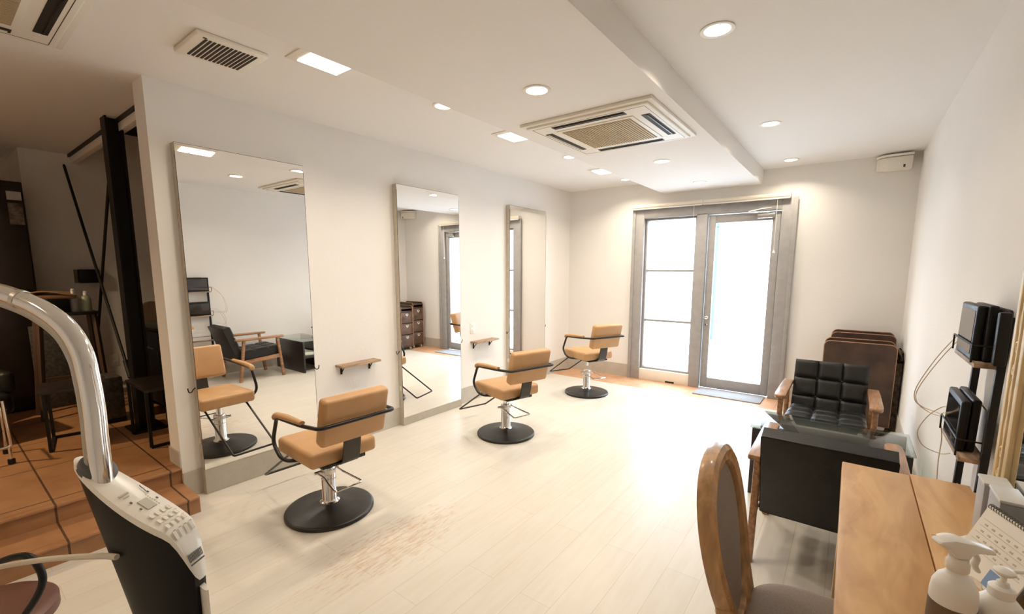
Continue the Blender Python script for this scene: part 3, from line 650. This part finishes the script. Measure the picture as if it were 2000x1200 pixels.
# ornate mirror standing on the desk against the wall
t = thing('ornate_mirror', 'large mirror with cream gold scrollwork frame standing on the desk against the wall', 'mirror', (3.655, -4.30, DZ+.001))
hy = .495; fw = .125; hz = 1.30
MB().box(-.035, 0, hy-fw, hy, 0, hz, .004).box(-.035, 0, -hy, -hy+fw, 0, hz, .004).box(-.035, 0, -hy+fw, hy-fw, hz-fw, hz, .004).box(-.035, 0, -hy+fw, hy-fw, 0, .09, .004).build('frame', 'gold', t)
for k, (a, b_) in enumerate(((hy-.012, .012), (hy-fw+.012, .014), (hy-fw+.04, .006))):
    for s in (-1, 1): MB().box(-.043-k*.003, -.033, s*a-b_, s*a+b_, .0, hz-(hy-a), .004).build('moulding', 'goldhi' if k != 1 else 'gold', t)
for s in (1, -1):
    for k in range(4):
        zc = .16+k*.30; yc = s*(hy-.055); o = MB()
        for (fy, fz) in ((1, 1), (-1, 1), (1, -1), (-1, -1)):
            pts = []
            for q in range(26):
                a = q/25*2.2*PI; rr = .021*(1-q/25*.72)
                pts.append(V((-.038, yc+fy*(.016+rr*math.cos(a)-.004), zc+fz*(.028+rr*math.sin(a)))))
            o.tube(pts, .0032, 6)
        o.tube(curve([(-.038, yc, zc+.05), (-.038, yc+.022, zc+.10), (-.038, yc+.004, zc+.15), (-.038, yc-.02, zc+.2), (-.038, yc, zc+.25)], 5), .003, 6)
        o.tube(curve([(-.038, yc, zc+.05), (-.038, yc-.022, zc+.10), (-.038, yc-.004, zc+.15), (-.038, yc+.02, zc+.2), (-.038, yc, zc+.25)], 5), .003, 6)
        o.build('scroll_ornament', 'goldhi', t)
MB().quad((-.034, -hy+fw-.001, .089), (-.034, hy-fw+.001, .089), (-.034, hy-fw+.001, hz-fw+.001), (-.034, -hy+fw-.001, hz-fw+.001)).build('mirror_glass', 'mirror', t)

# things on the desk
t = thing('storage_box', 'pale grey plastic box with flat lid standing on the desk against the mirror frame', 'box', (3.590, -3.985, DZ))
MB().box(-.03, .022, -.03, .04, 0, .142, .003).build('body', 'greybox', t); MB().box(-.032, .024, -.032, .042, .142, .150, .003).build('lid', 'boxtop', t)
t = thing('storage_box', 'grey plastic box nearer the camera with a pale top, beside the calendar', 'box', (3.588, -4.085, DZ))
MB().box(-.022, .026, -.052, .050, 0, .148, .003).build('body', 'greybox', t); MB().box(-.024, .028, -.054, .052, .148, .157, .003).build('lid', 'boxtop', t)
# calendar
t = thing('desk_calendar', 'spiral bound desk calendar with printed pages leaning by the grey boxes', 'calendar', (3.515, -4.28, DZ), math.radians(22))
mc = Matrix.Rotation(math.radians(22), 4, 'Y')
MB().box(0, .003, -.085, .085, 0, .165, 0, 2, mc).build('page', 'paper', t)
MB().box(.003, .006, -.088, .088, 0, .168, 0, 2, mc).bar(mc @ V((.004, 0, .16)), V((.105, 0, .002)), .17, .003).build('stand', 'ink', t)
sp = MB()
for k in range(22):
    y = -.08+k*.0076; pts = [mc @ V((.0015+.006*math.cos(a), y, .165+.006*math.sin(a))) for a in [q*2*PI/8 for q in range(8)]]; sp.tube(pts, .0009, 5, closed=True)
sp.build('spiral_binding', 'ink', t)
MB().box(-.0008, 0, -.08, -.01, .012, .05, 0, 2, mc).build('photo_print', 'blue', t)
g = MB()
for i in range(5): g.box(-.0008, 0, -.075, .075, .065+i*.017, .0657+i*.017, 0, 2, mc)
for i in range(4):
    for j in range(7): g.box(-.0008, 0, -.07+j*.021, -.062+j*.021, .070+i*.017, .074+i*.017, 0, 2, mc)
g.build('printed_dates', 'faintink', t)
t = thing('printed_card', 'white card printed with small doodled patterns lying in front of the calendar', 'card', (3.565, -4.43, DZ), math.radians(30))
MB().box(-.06, .06, -.08, .08, 0, .004).build('card', 'paper', t); g = MB()
for i in range(5):
    for j in range(6):
        pts = [V((-.048+i*.024+.007*math.cos(a), -.065+j*.026+.007*math.sin(a), .0045)) for a in [q*2*PI/10 for q in range(10)]]; g.tube(pts, .0006, 4, closed=True)
g.build('pattern', 'ink', t)
t = thing('red_pouch', 'dark red pouch at the lower right corner of the desk', 'pouch', (3.60, -4.47, DZ)); 
MB().lathe([(.0001, 0), (.03, .0), (.036, .015), (.03, .03), (.015, .04), (.0001, .042)], 24).build('pouch', 'red', t)
# folded tissue sticking up by the boxes
t = thing('tissue', 'crumpled white tissue lying on the desk at the foot of the grey boxes', 'tissue', (3.52, -4.14, DZ+.001), math.radians(20))
MB().grid(lambda u, v: V(((u-.5)*.09, (v-.5)*.11, .003+.010*abs(math.sin(u*5+v*3))+.012*abs(math.sin(v*6-u)))), 14, 14).build('tissue_sheet', 'paper', t)

# trigger spray bottle
SP = V((3.434, -4.563, DZ))
t = thing('spray_bottle', 'white trigger spray bottle with brown label in the lower right corner', 'bottle', SP, math.radians(30))
MB().lathe([(.0001, 0), (.036, 0), (.039, .004), (.039, .135), (.037, .155), (.030, .172), (.020, .182), (.0165, .19), (.0165, .202), (.0001, .202)], 40).build('bottle_body', 'white', t)
MB().lathe([(.0395, .02), (.0395, .118)], 40, smooth=True).build('label_band', mat('brown_label', (.16, .11, .075), .6), t)
MB().lathe([(.0185, .192), (.0195, .194), (.0195, .210), (.0165, .214), (.0165, .222), (.0001, .222)], 32).build('collar', 'offw', t)
hd = MB().prism([(-.050, .253), (-.044, .260), (-.02, .264), (.02, .258), (.058, .246), (.060, .236), (.03, .238), (.016, .232), (.012, .222), (-.012, .222), (-.018, .232), (-.040, .247)], -.014, .014, 'y', None, .004)
hd.build('spray_head', 'white', t)
MB().tube(curve([(.026, 0, .236), (.034, 0, .222), (.032, 0, .206), (.040, 0, .190)], 5), [.007]*15+[.004], 8, flat=(1.2, .6)).build('trigger', 'offw', t)
MB().cyl((0, 0), .004, -.006, .006, 12, Matrix.Translation((.062, 0, .241)) @ Matrix.Rotation(PI/2, 4, 'Y')).build('nozzle', 'offw', t)
t.scale = (.85, .85, .85)
# pump bottle
t = thing('pump_bottle', 'white pump dispenser bottle right of the trigger spray bottle', 'bottle', (3.498, -4.535, DZ), math.radians(30))
MB().lathe([(.0001, 0), (.038, 0), (.041, .004), (.041, .11), (.036, .134), (.024, .149), (.019, .153), (.0001, .153)], 36).build('bottle_body', 'white', t)
MB().lathe([(.020, .151), (.022, .153), (.022, .171), (.019, .174), (.012, .176), (.010, .185), (.0001, .185)], 28).build('collar', 'white', t)
MB().lathe([(.0055, .183), (.0055, .205), (.0001, .205)], 14).build('stem', 'white', t)
MB().lathe([(.0001, .201), (.012, .201), (.018, .206), (.018, .210), (.012, .215), (.0001, .217)], 24).tube(curve([(.01, 0, .209), (.035, 0, .210), (.062, 0, .205)], 5), .0045, 10).build('pump_head', 'white', t)
MB().lathe([(.0415, .015), (.0415, .03)], 36).build('label_band', mat('brown_label2', (.20, .14, .10), .6), t)
t.scale = (.82, .82, .82)
# glass jar of beads
t = thing('bead_jar', 'small clear glass jar of shiny beads behind the spray bottle', 'jar', (3.478, -4.40, DZ))
MB().lathe([(.0001, .001), (.026, .001), (.030, .008), (.030, .05), (.024, .06), (.024, .066)], 28).build('jar_glass', 'jar', t)
bd = MB()
for k in range(42):
    a = random.random()*2*PI; r = random.random()**.5*.022; z = .008+random.random()*.035
    bd.lathe([(.0001, -.004), (.004, 0), (.0001, .004)], 6, Matrix.Translation((r*math.cos(a), r*math.sin(a), z)), False)
tag(bd.build('beads', mat('gold_bead', (.75, .5, .25), .15, .7), t), kind='stuff')

# ------------------------------------------------------------------ carved dining chair (front is +Y locally)
t = thing('dining_chair', 'carved light wood dining chair with oval upholstered back pulled up to the desk', 'chair', (3.262, -4.315, 0), math.radians(-88))
dc = t
lean = Matrix.Translation((0, -.20, .42)) @ Matrix.Rotation(math.radians(11), 4, 'X')
def oval(k, n=44, z0=.055, a=.19, b_=.205, w_=1.0):
    out = []
    for i in range(n):
        th = 2*PI*i/n; z = z0+b_+(b_+k)*math.sin(th); wid = (a+k)*(1.0-.44*(.5-.5*math.sin(th))**1.2) ; x = wid*math.copysign(abs(math.cos(th))**.85, math.cos(th))
        out.append((x, z))
    return out
fr_ = MB(); n = 44
rings = [(oval(.052), -.018), (oval(.056), .0), (oval(.050), .018), (oval(.034), .026), (oval(.018), .018), (oval(.006), .020), (oval(0.0), .008), (oval(0.0), -.014), (oval(.02), -.022)]
off = 0
for pr, y in rings:
    for (x, z) in pr: fr_.v.append(tuple(lean @ V((x, y, z))))
for k in range(len(rings)):
    k2 = (k+1) % len(rings)
    for i in range(n): j = (i+1) % n; fr_.f.append([k*n+i, k*n+j, k2*n+j, k2*n+i]); fr_.sm.append(True)
for s in (-1, 1):
    fr_.bar(lean @ V((s*.132, 0, -.05)), lean @ V((s*.138, 0, .14)), .036, .044, .008)
fr_.build('back_frame', 'oak', t)
cvs = MB()
for k in range(9):
    th = math.radians(-28+k*9)
    for sg in (-1, 1):
        z_ = .055+.205+.243*math.sin(th); x_ = sg*(.19+.036)*(1.0-.44*(.5-.5*math.sin(th))**1.2)*abs(math.cos(th))**.85
        cvs.lathe([(.0001, .004), (.004, .0035), (.006, .001), (.007, 0)], 8, lean @ Matrix.Translation((x_, .021, z_)) @ Matrix.Rotation(-PI/2, 4, 'X'))
cvs.build('carving', 'oak', t)
def padf(side):
    return lambda u, v: lean @ V(((.002+.188*u)*math.cos(v*2*PI)*(1-.44*(.5-.5*math.sin(v*2*PI))**1.2), side*(.006+.016*math.cos(u*PI/2)), .26+.207*u*math.sin(v*2*PI)))
MB().grid(padf(1), 8, 44).grid(padf(-1), 8, 44).build('back_pad', 'taupe', t)
def seatfn(u, v):
    a = v*2*PI; c_, s_ = math.cos(a), math.sin(a); x = .235*math.copysign(abs(c_)**.6, c_)*(1+.06*s_); y = .215*math.copysign(abs(s_)**.6, s_)
    prof = [(0, .478), (.5, .476), (.8, .468), (.95, .455), (1.0, .435), (.99, .415), (0, .41)]
    i = min(int(u*6), 5); f_ = u*6-i; r = prof[i][0]*(1-f_)+prof[i+1][0]*f_; z = prof[i][1]*(1-f_)+prof[i+1][1]*f_
    return V((x*r, y*r+.005, z))
MB().grid(seatfn, 12, 48).build('seat_pad', 'taupe', t)
def railfn(u, v):
    a = v*2*PI; c_, s_ = math.cos(a), math.sin(a); k = 1.0+[0, .03, .03, 0, -.06, -.06][min(int(u*5.99), 5)]
    z = [.418, .412, .375, .360, .36, .418][min(int(u*5.99), 5)]
    return V((.235*math.copysign(abs(c_)**.6, c_)*(1+.06*s_)*k, (.215*math.copysign(abs(s_)**.6, s_))*k+.005, z))
MB().grid(lambda u, v: railfn(u, v), 5, 48).build('seat_rail', 'oak', t)
for s in (-1, 1):
    MB().tube(curve([(s*.195, .185, .40), (s*.205, .20, .30), (s*.195, .185, .12), (s*.200, .195, .0)], 6), [.030-.0008*k for k in range(19)], 12).build('leg', 'oak', t)
    MB().tube(curve([(s*.135, -.205, .43), (s*.178, -.20, .30), (s*.185, -.225, .12), (s*.19, -.27, .0)], 6), [.026-.0005*k for k in range(19)], 12).build('leg', 'oak', t)

# ------------------------------------------------------------------ hair processing machine in the foreground (left)
Dv = V((.858, .514, 0)); Nv = V((-.514, .858, 0))
A = V((1.878, -5.470, 0)); LEN = .280; WID = .043
t = thing('hair_treatment_machine', 'tall white and black salon hair machine with chrome arm in the left foreground', 'salon machine', (A+Dv*.17).to_tuple())
org = A+Dv*.17
def ftop(s):      # height of the slanted top along the length
    u = s/LEN
    return 1.012-.172*u-.008*math.sin(u*PI)-(.085*max(0, (u-.82)/.18)**2)
def plan(k, sc=1.0, n=48):
    a = 2*PI*k/n; c_, s_ = math.cos(a), math.sin(a); u = .5+.5*c_
    wd_ = WID*math.copysign(abs(s_)**.8, s_)*(.80+.25*u)
    return (u-.5)*LEN*sc+LEN/2, wd_*sc
def P3(s, n_, z): return V(A+Dv*s+Nv*n_)-org+V((0, 0, z))
n = 48
top = MB()
for r in range(9):
    sc = r/8
    for k in range(n):
        s_, w_ = plan(k, sc); top.v.append(tuple(P3(s_, w_, ftop(s_)+.006*(1-sc**2))))
for k in range(n):
    s_, w_ = plan(k, 1.012); top.v.append(tuple(P3(s_, w_, ftop(min(max(s_, 0), LEN))-.016)))
for r in range(9):
    for k in range(n): top.f.append([r*n+k, r*n+(k+1) % n, (r+1)*n+(k+1) % n, (r+1)*n+k]); top.sm.append(True)
top.build('control_panel', 'steamw', t)
bd = MB(); levels = [0, .15, .3, .5, .75, 1.0]
for li, lv in enumerate(levels):
    for k in range(n):
        s_, w_ = plan(k, .995); zt2 = ftop(min(max(s_, 0), LEN))-.012; z = zt2*(1-lv)+.10*lv
        d_ = zt2-z; s2 = s_+(.30*d_*(1-s_/LEN))*(1 if lv < .6 else 1)-0.015*d_*(s_/LEN); s2 = min(s2, LEN*.98)
        bd.v.append(tuple(P3(s2, w_*(1-.12*lv), z)))
for li in range(len(levels)-1):
    for k in range(n): bd.f.append([li*n+k, li*n+(k+1) % n, (li+1)*n+(k+1) % n, (li+1)*n+k]); bd.sm.append(True)
bd.f.append([(len(levels)-1)*n+k for k in range(n)]); bd.sm.append(False)
bd.build('machine_body', 'steamk', t)
# white trim up the front edge
tr = MB()
tr.tube([P3(LEN*.995, 0.0, z) for z in (.72, .6, .4, .2)], .012, 10, flat=(.5, 2.4)); tr.build('front_trim', 'steamw', t)
bs = MB()
for k in range(5):
    a = 2*PI*k/5+.3; bs.bar((.17*0, 0, .085), (.26*math.cos(a), .26*math.sin(a), .075), .05, .035, .008)
    bs.lathe([(.0001, -.012), (.028, -.012), (.03, 0), (.028, .012), (.0001, .012)], 16, Matrix.Translation((.26*math.cos(a), .26*math.sin(a), .030)) @ Matrix.Rotation(PI/2, 4, 'X') @ Matrix.Rotation(a, 4, 'Y'))
bs.build('wheeled_base', 'steamk', t)
# socket and chrome arm
slope = math.atan2(.20, LEN)
s0 = .046
ms = Matrix.Translation(P3(s0, .004, ftop(s0)+.008)) @ Matrix.Rotation(math.atan2(Dv.y, Dv.x), 4, 'Z') @ Matrix.Rotation(slope, 4, 'Y')
MB().lathe([(.0001, .006), (.030, .006), (.035, .002), (.035, -.012), (.0001, -.012)], 36, ms @ Matrix.Scale(1.15, 4, (1, 0, 0)) @ Matrix.Scale(.9, 4, (0, 1, 0))).build('socket_ring', 'ring', t)
arm = [V(v_)-org for v_ in ((1.934, -5.442, .94), (1.933, -5.442, .98), (1.923, -5.44, 1.054), (1.912, -5.437, 1.122), (1.897, -5.437, 1.19), (1.879, -5.44, 1.248), (1.848, -5.454, 1.301), (1.804, -5.481, 1.341), (1.756, -5.513, 1.367), (1.70, -5.552, 1.386), (1.55, -5.66, 1.42), (1.40, -5.765, 1.44))]
ap = curve(arm, 7); MB().tube(ap, .0200, 24).build('chrome_arm', 'chrome', t)
chn = [p_+V((-.017, -.013, -.015)) for p_ in ap]; MB().tube(chn, .0105, 12).build('arm_channel', mat('channel_grey', (.42, .40, .36), .5, .3), t)
MB().tube([ap[55], ap[56]], .0215, 24).build('arm_joint', 'steelb', t)
hh = MB(); hh.lathe([(.0001, .0), (.10, .0), (.15, -.06), (.17, -.14), (.165, -.14), (.14, -.06), (.09, -.012), (.0001, -.012)], 32, Matrix.Translation(V((1.33, -5.80, 1.47))-org)); hh.build('heater_hood', 'steamw', t)
# panel marks
mp_ = Matrix.Translation(P3(0, 0, 0)) 
def on_panel(s_, w_, lift=.0065): return P3(s_, w_*.74, ftop(s_)+lift)
def decal(name, m_, quads, parent=t, th=.0012):
    b_ = MB()
    for (s0_, s1_, w0, w1) in quads:
        a_, b2, c_, d_ = on_panel(s0_, w0), on_panel(s1_, w0), on_panel(s1_, w1), on_panel(s0_, w1); up = V((0, 0, th))
        o = len(b_.v); b_.v += [tuple(x) for x in (a_, b2, c_, d_, a_+up, b2+up, c_+up, d_+up)]
        for f_ in ((0, 1, 2, 3), (4, 5, 6, 7), (0, 1, 5, 4), (1, 2, 6, 5), (2, 3, 7, 6), (3, 0, 4, 7)): b_.f.append([o+i for i in f_]); b_.sm.append(False)
    return b_.build(name, m_, parent)
decal('display', 'lcd', [(.150, .176, -.016, .014)])
decal('indicator_dots', 'faintink', [(.143+k*.0052, .1452+k*.0052, .020, .0225) for k in range(7)])
decal('arrow_marks', 'ink', [(.138, .142, .031, .036), (.160, .164, .031, .036), (.143, .147, -.030, -.025), (.165, .169, -.030, -.025)])
decal('button_row', 'offw', [(.188+i*.018, .198+i*.018, -.034+j*.019, -.024+j*.019) for i in range(4) for j in range(4)])
decal('button_lettering', 'faintink', [(.187+i*.018, .1885+i*.018, -.030+j*.019+.013*0, -.022+j*.019) for i in (1, 2, 3) for j in range(4)])
decal('faint_title', 'faintink', [(.120, .1235, -.035, -.005)])
decal('faint_title', 'faintink', [(.128, .130, -.030, -.012)])
decal('model_lettering', 'ink', [(.268, .273, -.028+k*.0042, -.0252+k*.0042) for k in range(12)]+[(.2745, .2752, -.028, .022)])
decal('logo_stroke', 'ink', [(.118+k*.0026, .1205+k*.0026, .034-k*.0004+(.003 if k in (0, 4) else 0), .036-k*.0004) for k in range(8)])
# cable from the machine
tag(MB().tube(curve([(2.00, -5.445, .805), (1.955, -5.466, .80), (1.821, -5.527, .771), (1.685, -5.598, .733), (1.548, -5.66, .679), (1.40, -5.74, .60)], 8), .0065, 8).build('power_cable', 'gcable'), 'pale grey cable stretching left from the salon machine', 'cable')
tag(MB().tube(curve([(1.40, -5.72, .60), (1.492, -5.645, .644), (1.542, -5.602, .68), (1.582, -5.568, .699), (1.614, -5.544, .697), (1.638, -5.532, .66), (1.642, -5.534, .629), (1.633, -5.548, .592), (1.615, -5.568, .553), (1.593, -5.592, .508), (1.55, -5.64, .47)], 8), .0085, 12).build('black_hose', 'dark'), 'thick black hose in a loop at the lower left above the brown stool', 'hose')
# stool
t = thing('round_stool', 'round brown vinyl stool at the lower left corner under the black hose', 'stool', (1.245, -5.635, 0))
MB().lathe([(.0001, .37), (.15, .37), (.165, .385), (.165, .415), (.15, .428), (.08, .434), (.0001, .435)], 40).build('seat', 'brown', t)
MB().cyl((0, 0), .022, .05, .37).build('post', 'chrome', t)
t.scale.z = .95
fb = MB()
for k in range(5): a = 2*PI*k/5; fb.bar((0, 0, .06), (.17*math.cos(a), .17*math.sin(a), .03), .025, .02, .004); fb.lathe([(.0001, 0), (.012, 0), (.012, .03), (.0001, .03)], 10, Matrix.Translation((.17*math.cos(a), .17*math.sin(a), 0)))
fb.build('star_base', 'chrome', t)

# ------------------------------------------------------------------ dark tiled area
PZ = .20
t = thing('steel_post', 'black steel column with brace plates rising from the platform to the ceiling', 'column', (-1.09, -4.68, PZ))
pb = MB().box(-.06, .06, -.05, -.038, 0, H-PZ).box(-.06, .06, .038, .05, 0, H-PZ).box(-.006, .006, -.038, .038, 0, H-PZ); pb.build('post', 'iron', t)
MB().box(-.12, .12, -.1, .1, 0, .015).build('base_plate', 'iron', t)
for (a, b_, lb) in (((-2.80, -4.69, 2.44), (-1.15, -4.69, .36), 'black brace rod running from the ceiling corner down to the steel post foot'), ((-1.16, -4.665, 2.42), (-2.74, -4.665, .36), 'black brace rod running from the steel post top down to the wall')):
    o = thing('brace_rod', lb, 'brace rod', a, 0, 'crossed black brace rods'); d_ = V(b_)-V(a)
    MB().tube([(0, 0, 0), d_], .011, 8).build('rod', 'iron', o)
    MB().tube([d_*.84, d_*.90], .017, 10).build('turnbuckle', 'iron', o)
    MB().box(-.02, .03, -.006, .006, -.05, .05).build('gusset', 'iron', o)
t = thing('ceiling_track', 'cream metal track along the ceiling edge behind the steel post', 'track', (0, 0, 0))
MB().box(-2.76, -.19, -4.645, -4.60, 2.42, 2.492, .004).build('track_cover', 'acw', t); MB().box(-2.76, -.19, -4.66, -4.645, 2.475, 2.499).build('track_rail', 'iron', t)
# raised dark window grid beyond the track
t = thing('window_2', None, None); t['kind'] = 'structure'
MB().box(-2.758, -2.75, -4.5, -3.2, 2.78, 3.0).build('pane', 'screen', t)
gb = MB()
for k in range(6): gb.box(-2.752, -2.742, -4.5+k*.25, -4.485+k*.25, 2.78, 3.0)
gb.build('glazing_bar', 'fan', t)
# tall dark cabinet
t = thing('tall_cabinet', 'tall black cabinet at the far left edge with a small label near its top', 'cabinet', (-2.78, -5.36, PZ))
MB().box(-.36, .36, -.5, .34, 0, 1.955, .006).build('carcass', 'espresso', t)
MB().box(.36, .375, -.49, -.10, .04, 1.92, .003).build('door', 'espresso', t); MB().box(.36, .375, -.09, .33, .04, 1.92, .003).build('door', 'espresso', t)
MB().box(.376, .380, .24, .325, 1.80, 1.87).build('label_card', 'greybox', t); MB().box(.376, .380, .24, .325, 1.60, 1.775).build('photo_card', mat('faded_card', (.16, .13, .10), .7, nscale=20, namt=.4), t)
# cart with towels and bottles
t = thing('wooden_cart', 'narrow brown trestle stand holding towels and bottles beside the dark cabinet', 'stand', (-2.05, -4.86, PZ))
MB().box(-.13, .13, -.25, .14, .845, .87, .003).build('top', 'espresso', t)
for (x, y) in ((-.1, .11), (.1, .11), (-.1, -.22), (.1, -.22)): MB().bar((x*1.3, y*1.25, 0), (x, y, .845), .03, .03, .003).build('leg', 'cartwood', t)
MB().bar((.1, -.22, .3), (.1, .11, .3), .025, .02).bar((-.1, -.22, .3), (-.1, .11, .3), .025, .02).bar((.1, .11, .25), (.1, -.2, .8), .012, .012).build('brace', 'cartwood', t)
CZ = PZ+.87
t = thing('black_basket', 'black basket on the trestle stand under the brown towel', 'basket', (-2.05, -4.98, CZ))
MB().prism([(-.09, 0), (.09, 0), (.10, .11), (-.10, .11)], -.11, .09, 'y', None, .006).build('basket', 'dark', t)
t = thing('folded_towel', 'folded brown towel lying on top of the black basket', 'towel', (-2.05, -4.99, CZ+.112))
MB().grid(lambda u, v: V(((u-.5)*.2, (v-.5)*.30, .035+.022*math.sin(v*PI)+.012*math.sin(u*7+v*5))), 14, 16).box(-.095, .095, -.145, .145, 0, .04, .015, 3).build('towel', 'cloth', t)
for (dy, h, lb, m_) in ((.0, .17, 'pale spray bottle beside the basket on the trestle stand', 'greybox'), (.075, .15, 'clear bottle at the right end of the trestle stand', 'soap')):
    o = thing('lotion_bottle', lb, 'bottle', (-2.02, -4.855+dy, CZ), 0, 'bottles on the trestle stand')
    MB().lathe([(.0001, 0), (.034, 0), (.036, .005), (.036, h*.68), (.025, h*.85), (.012, h*.9), (.012, h), (.0001, h)], 24).build('bottle_body', m_, o)
    MB().lathe([(.014, h*.9), (.014, h*1.06), (.0001, h*1.06)], 14).box(-.03, .02, -.008, .008, h*1.06, h*1.14, .003).build('spray_head', 'white', o)
# small black box on the wall
t = thing('wall_box', 'small black box mounted on the far wall behind the crossed rods', 'wall box', (-2.76, -4.62, 1.36)); MB().box(0, .09, -.075, .075, -.065, .065, .008).build('housing', 'dark', t); MB().box(0, .02, -.10, -.078, -.065, .065, .002).build('side_plate', 'fan', t)
o = outlet((-2.76, -4.50, .50), 0, 'wall outlet low on the far wall behind the side tables'); 
t = thing('wall_fan', 'round tan fan shaped object on the far wall partly hidden by the wall edge', 'fan', (-2.70, -4.16, .95)); MB().lathe([(.0001, -.02), (.13, -.02), (.14, 0), (.13, .02), (.0001, .02)], 30, Matrix.Rotation(PI/2, 4, 'Y')).build('disc', 'fan', t); MB().box(-.06, 0, -.015, .015, -.015, .015).build('bracket', 'fan', t)
# black stove-like box
t = thing('black_heater', 'black box heater standing behind the side table at the foot of the column', 'heater', (-1.55, -4.38, PZ))
MB().box(-.30, .42, -.16, .16, .12, .74, .015, 3).build('body', 'dark', t); MB().box(-.32, .44, -.18, .18, .74, .765, .006).build('top', 'blackm', t)
for x in (-.26, .38): MB().box(x-.02, x+.02, -.14, .14, 0, .12).build('leg', 'iron', t)
MB().box(.0, .3, -.164, -.158, .58, .59).build('vent_line', 'steelb', t)
# low steel tables
def low_table(x, y, sx, sy, h, rz, label, mt='espresso'):
    t = thing('side_table', label, 'table', (x, y, PZ), rz, 'low dark side tables on the platform')
    MB().box(-sx, sx, -sy, sy, h-.02, h, .002).build('tabletop', mt, t)
    for s in (-1, 1):
        f_ = MB(); xx = s*(sx-.03)
        f_.bar((xx, -sy+.01, .01), (xx, -sy+.01, h-.02), .018, .018).bar((xx, sy-.01, .01), (xx, sy-.01, h-.02), .018, .018).bar((xx, -sy+.01, .009), (xx, sy-.01, .009), .018, .018); f_.build('leg_frame', 'iron', t)
    MB().bar((-sx+.03, sy-.01, .009), (sx-.03, sy-.01, .009), .018, .018).build('stretcher', 'iron', t)
    return t
low_table(-1.13, -5.05, .17, .18, .42, math.radians(80), 'low black side table with thin steel legs in front of the wash chair')
low_table(-.74, -4.665, .24, .13, .42, 0, 'low dark side table nearest the end of the white wall')
t = thing('stool_box', 'dark pleated stool standing on the platform between the side tables', 'stool', (-1.55, -4.82, PZ)); MB().box(-.13, .13, -.10, .10, .03, .37, .01).build('body', 'worn', t); MB().box(-.13, .13, -.10, .10, 0, .03).build('foot', 'iron', t)
# black wash chair
t = thing('wash_chair', 'black leather shampoo chair with chrome foot bar at the far left', 'chair', (-1.66, -5.62, PZ), math.radians(10))
MB().box(-.30, .27, -.3, .27, .20, .36, .05, 4).build('seat', 'blk', t)
MB().box(-.42, -.24, -.3, .27, .28, .80, .07, 4, Matrix.Rotation(math.radians(-8), 4, 'Y')).build('backrest', 'blk', t)
for s in (-.3, .22): MB().box(-.30, .20, s, s+.09, .34, .50, .035, 4).build('armrest', 'blk', t)
MB().lathe([(.0001, 0), (.2, 0), (.2, .02), (.06, .04), (.05, .2), (.0001, .2)], 32).build('base', 'blackm', t)
t = thing('chrome_trolley', 'thin chrome frame standing at the left edge of the platform', 'trolley', (-.95, -5.50, PZ))
MB().tube(fillet([(0, .10, .41), (0, .11, .11), (.0, -.2, .08), (-.3, -.2, .08)], .015), .0095, 10).tube([(0, .105, .35), (-.25, .1, .34), (-.25, .1, .0)], .008, 8).tube([(0, .10, .11), (.01, .10, 0)], .008, 8).build('tube_frame', 'chrome', t)
for (x, y) in ((.01, .10), (-.25, .1), (-.3, -.2)): MB().lathe([(.0001, 0), (.018, 0), (.018, .03), (.0001, .03)], 12, Matrix.Translation((x, y, 0))).build('foot', 'dark', t)
# dim shelf unit behind the cart with worn panel
t = thing('worn_screen', 'dark cracked vinyl panel standing under the trestle stand', 'panel', (-2.35, -4.95, PZ)); MB().box(-.02, .02, -.16, .12, 0, .74, .004).build('panel', 'worn', t)

print('objects', len(bpy.data.objects))
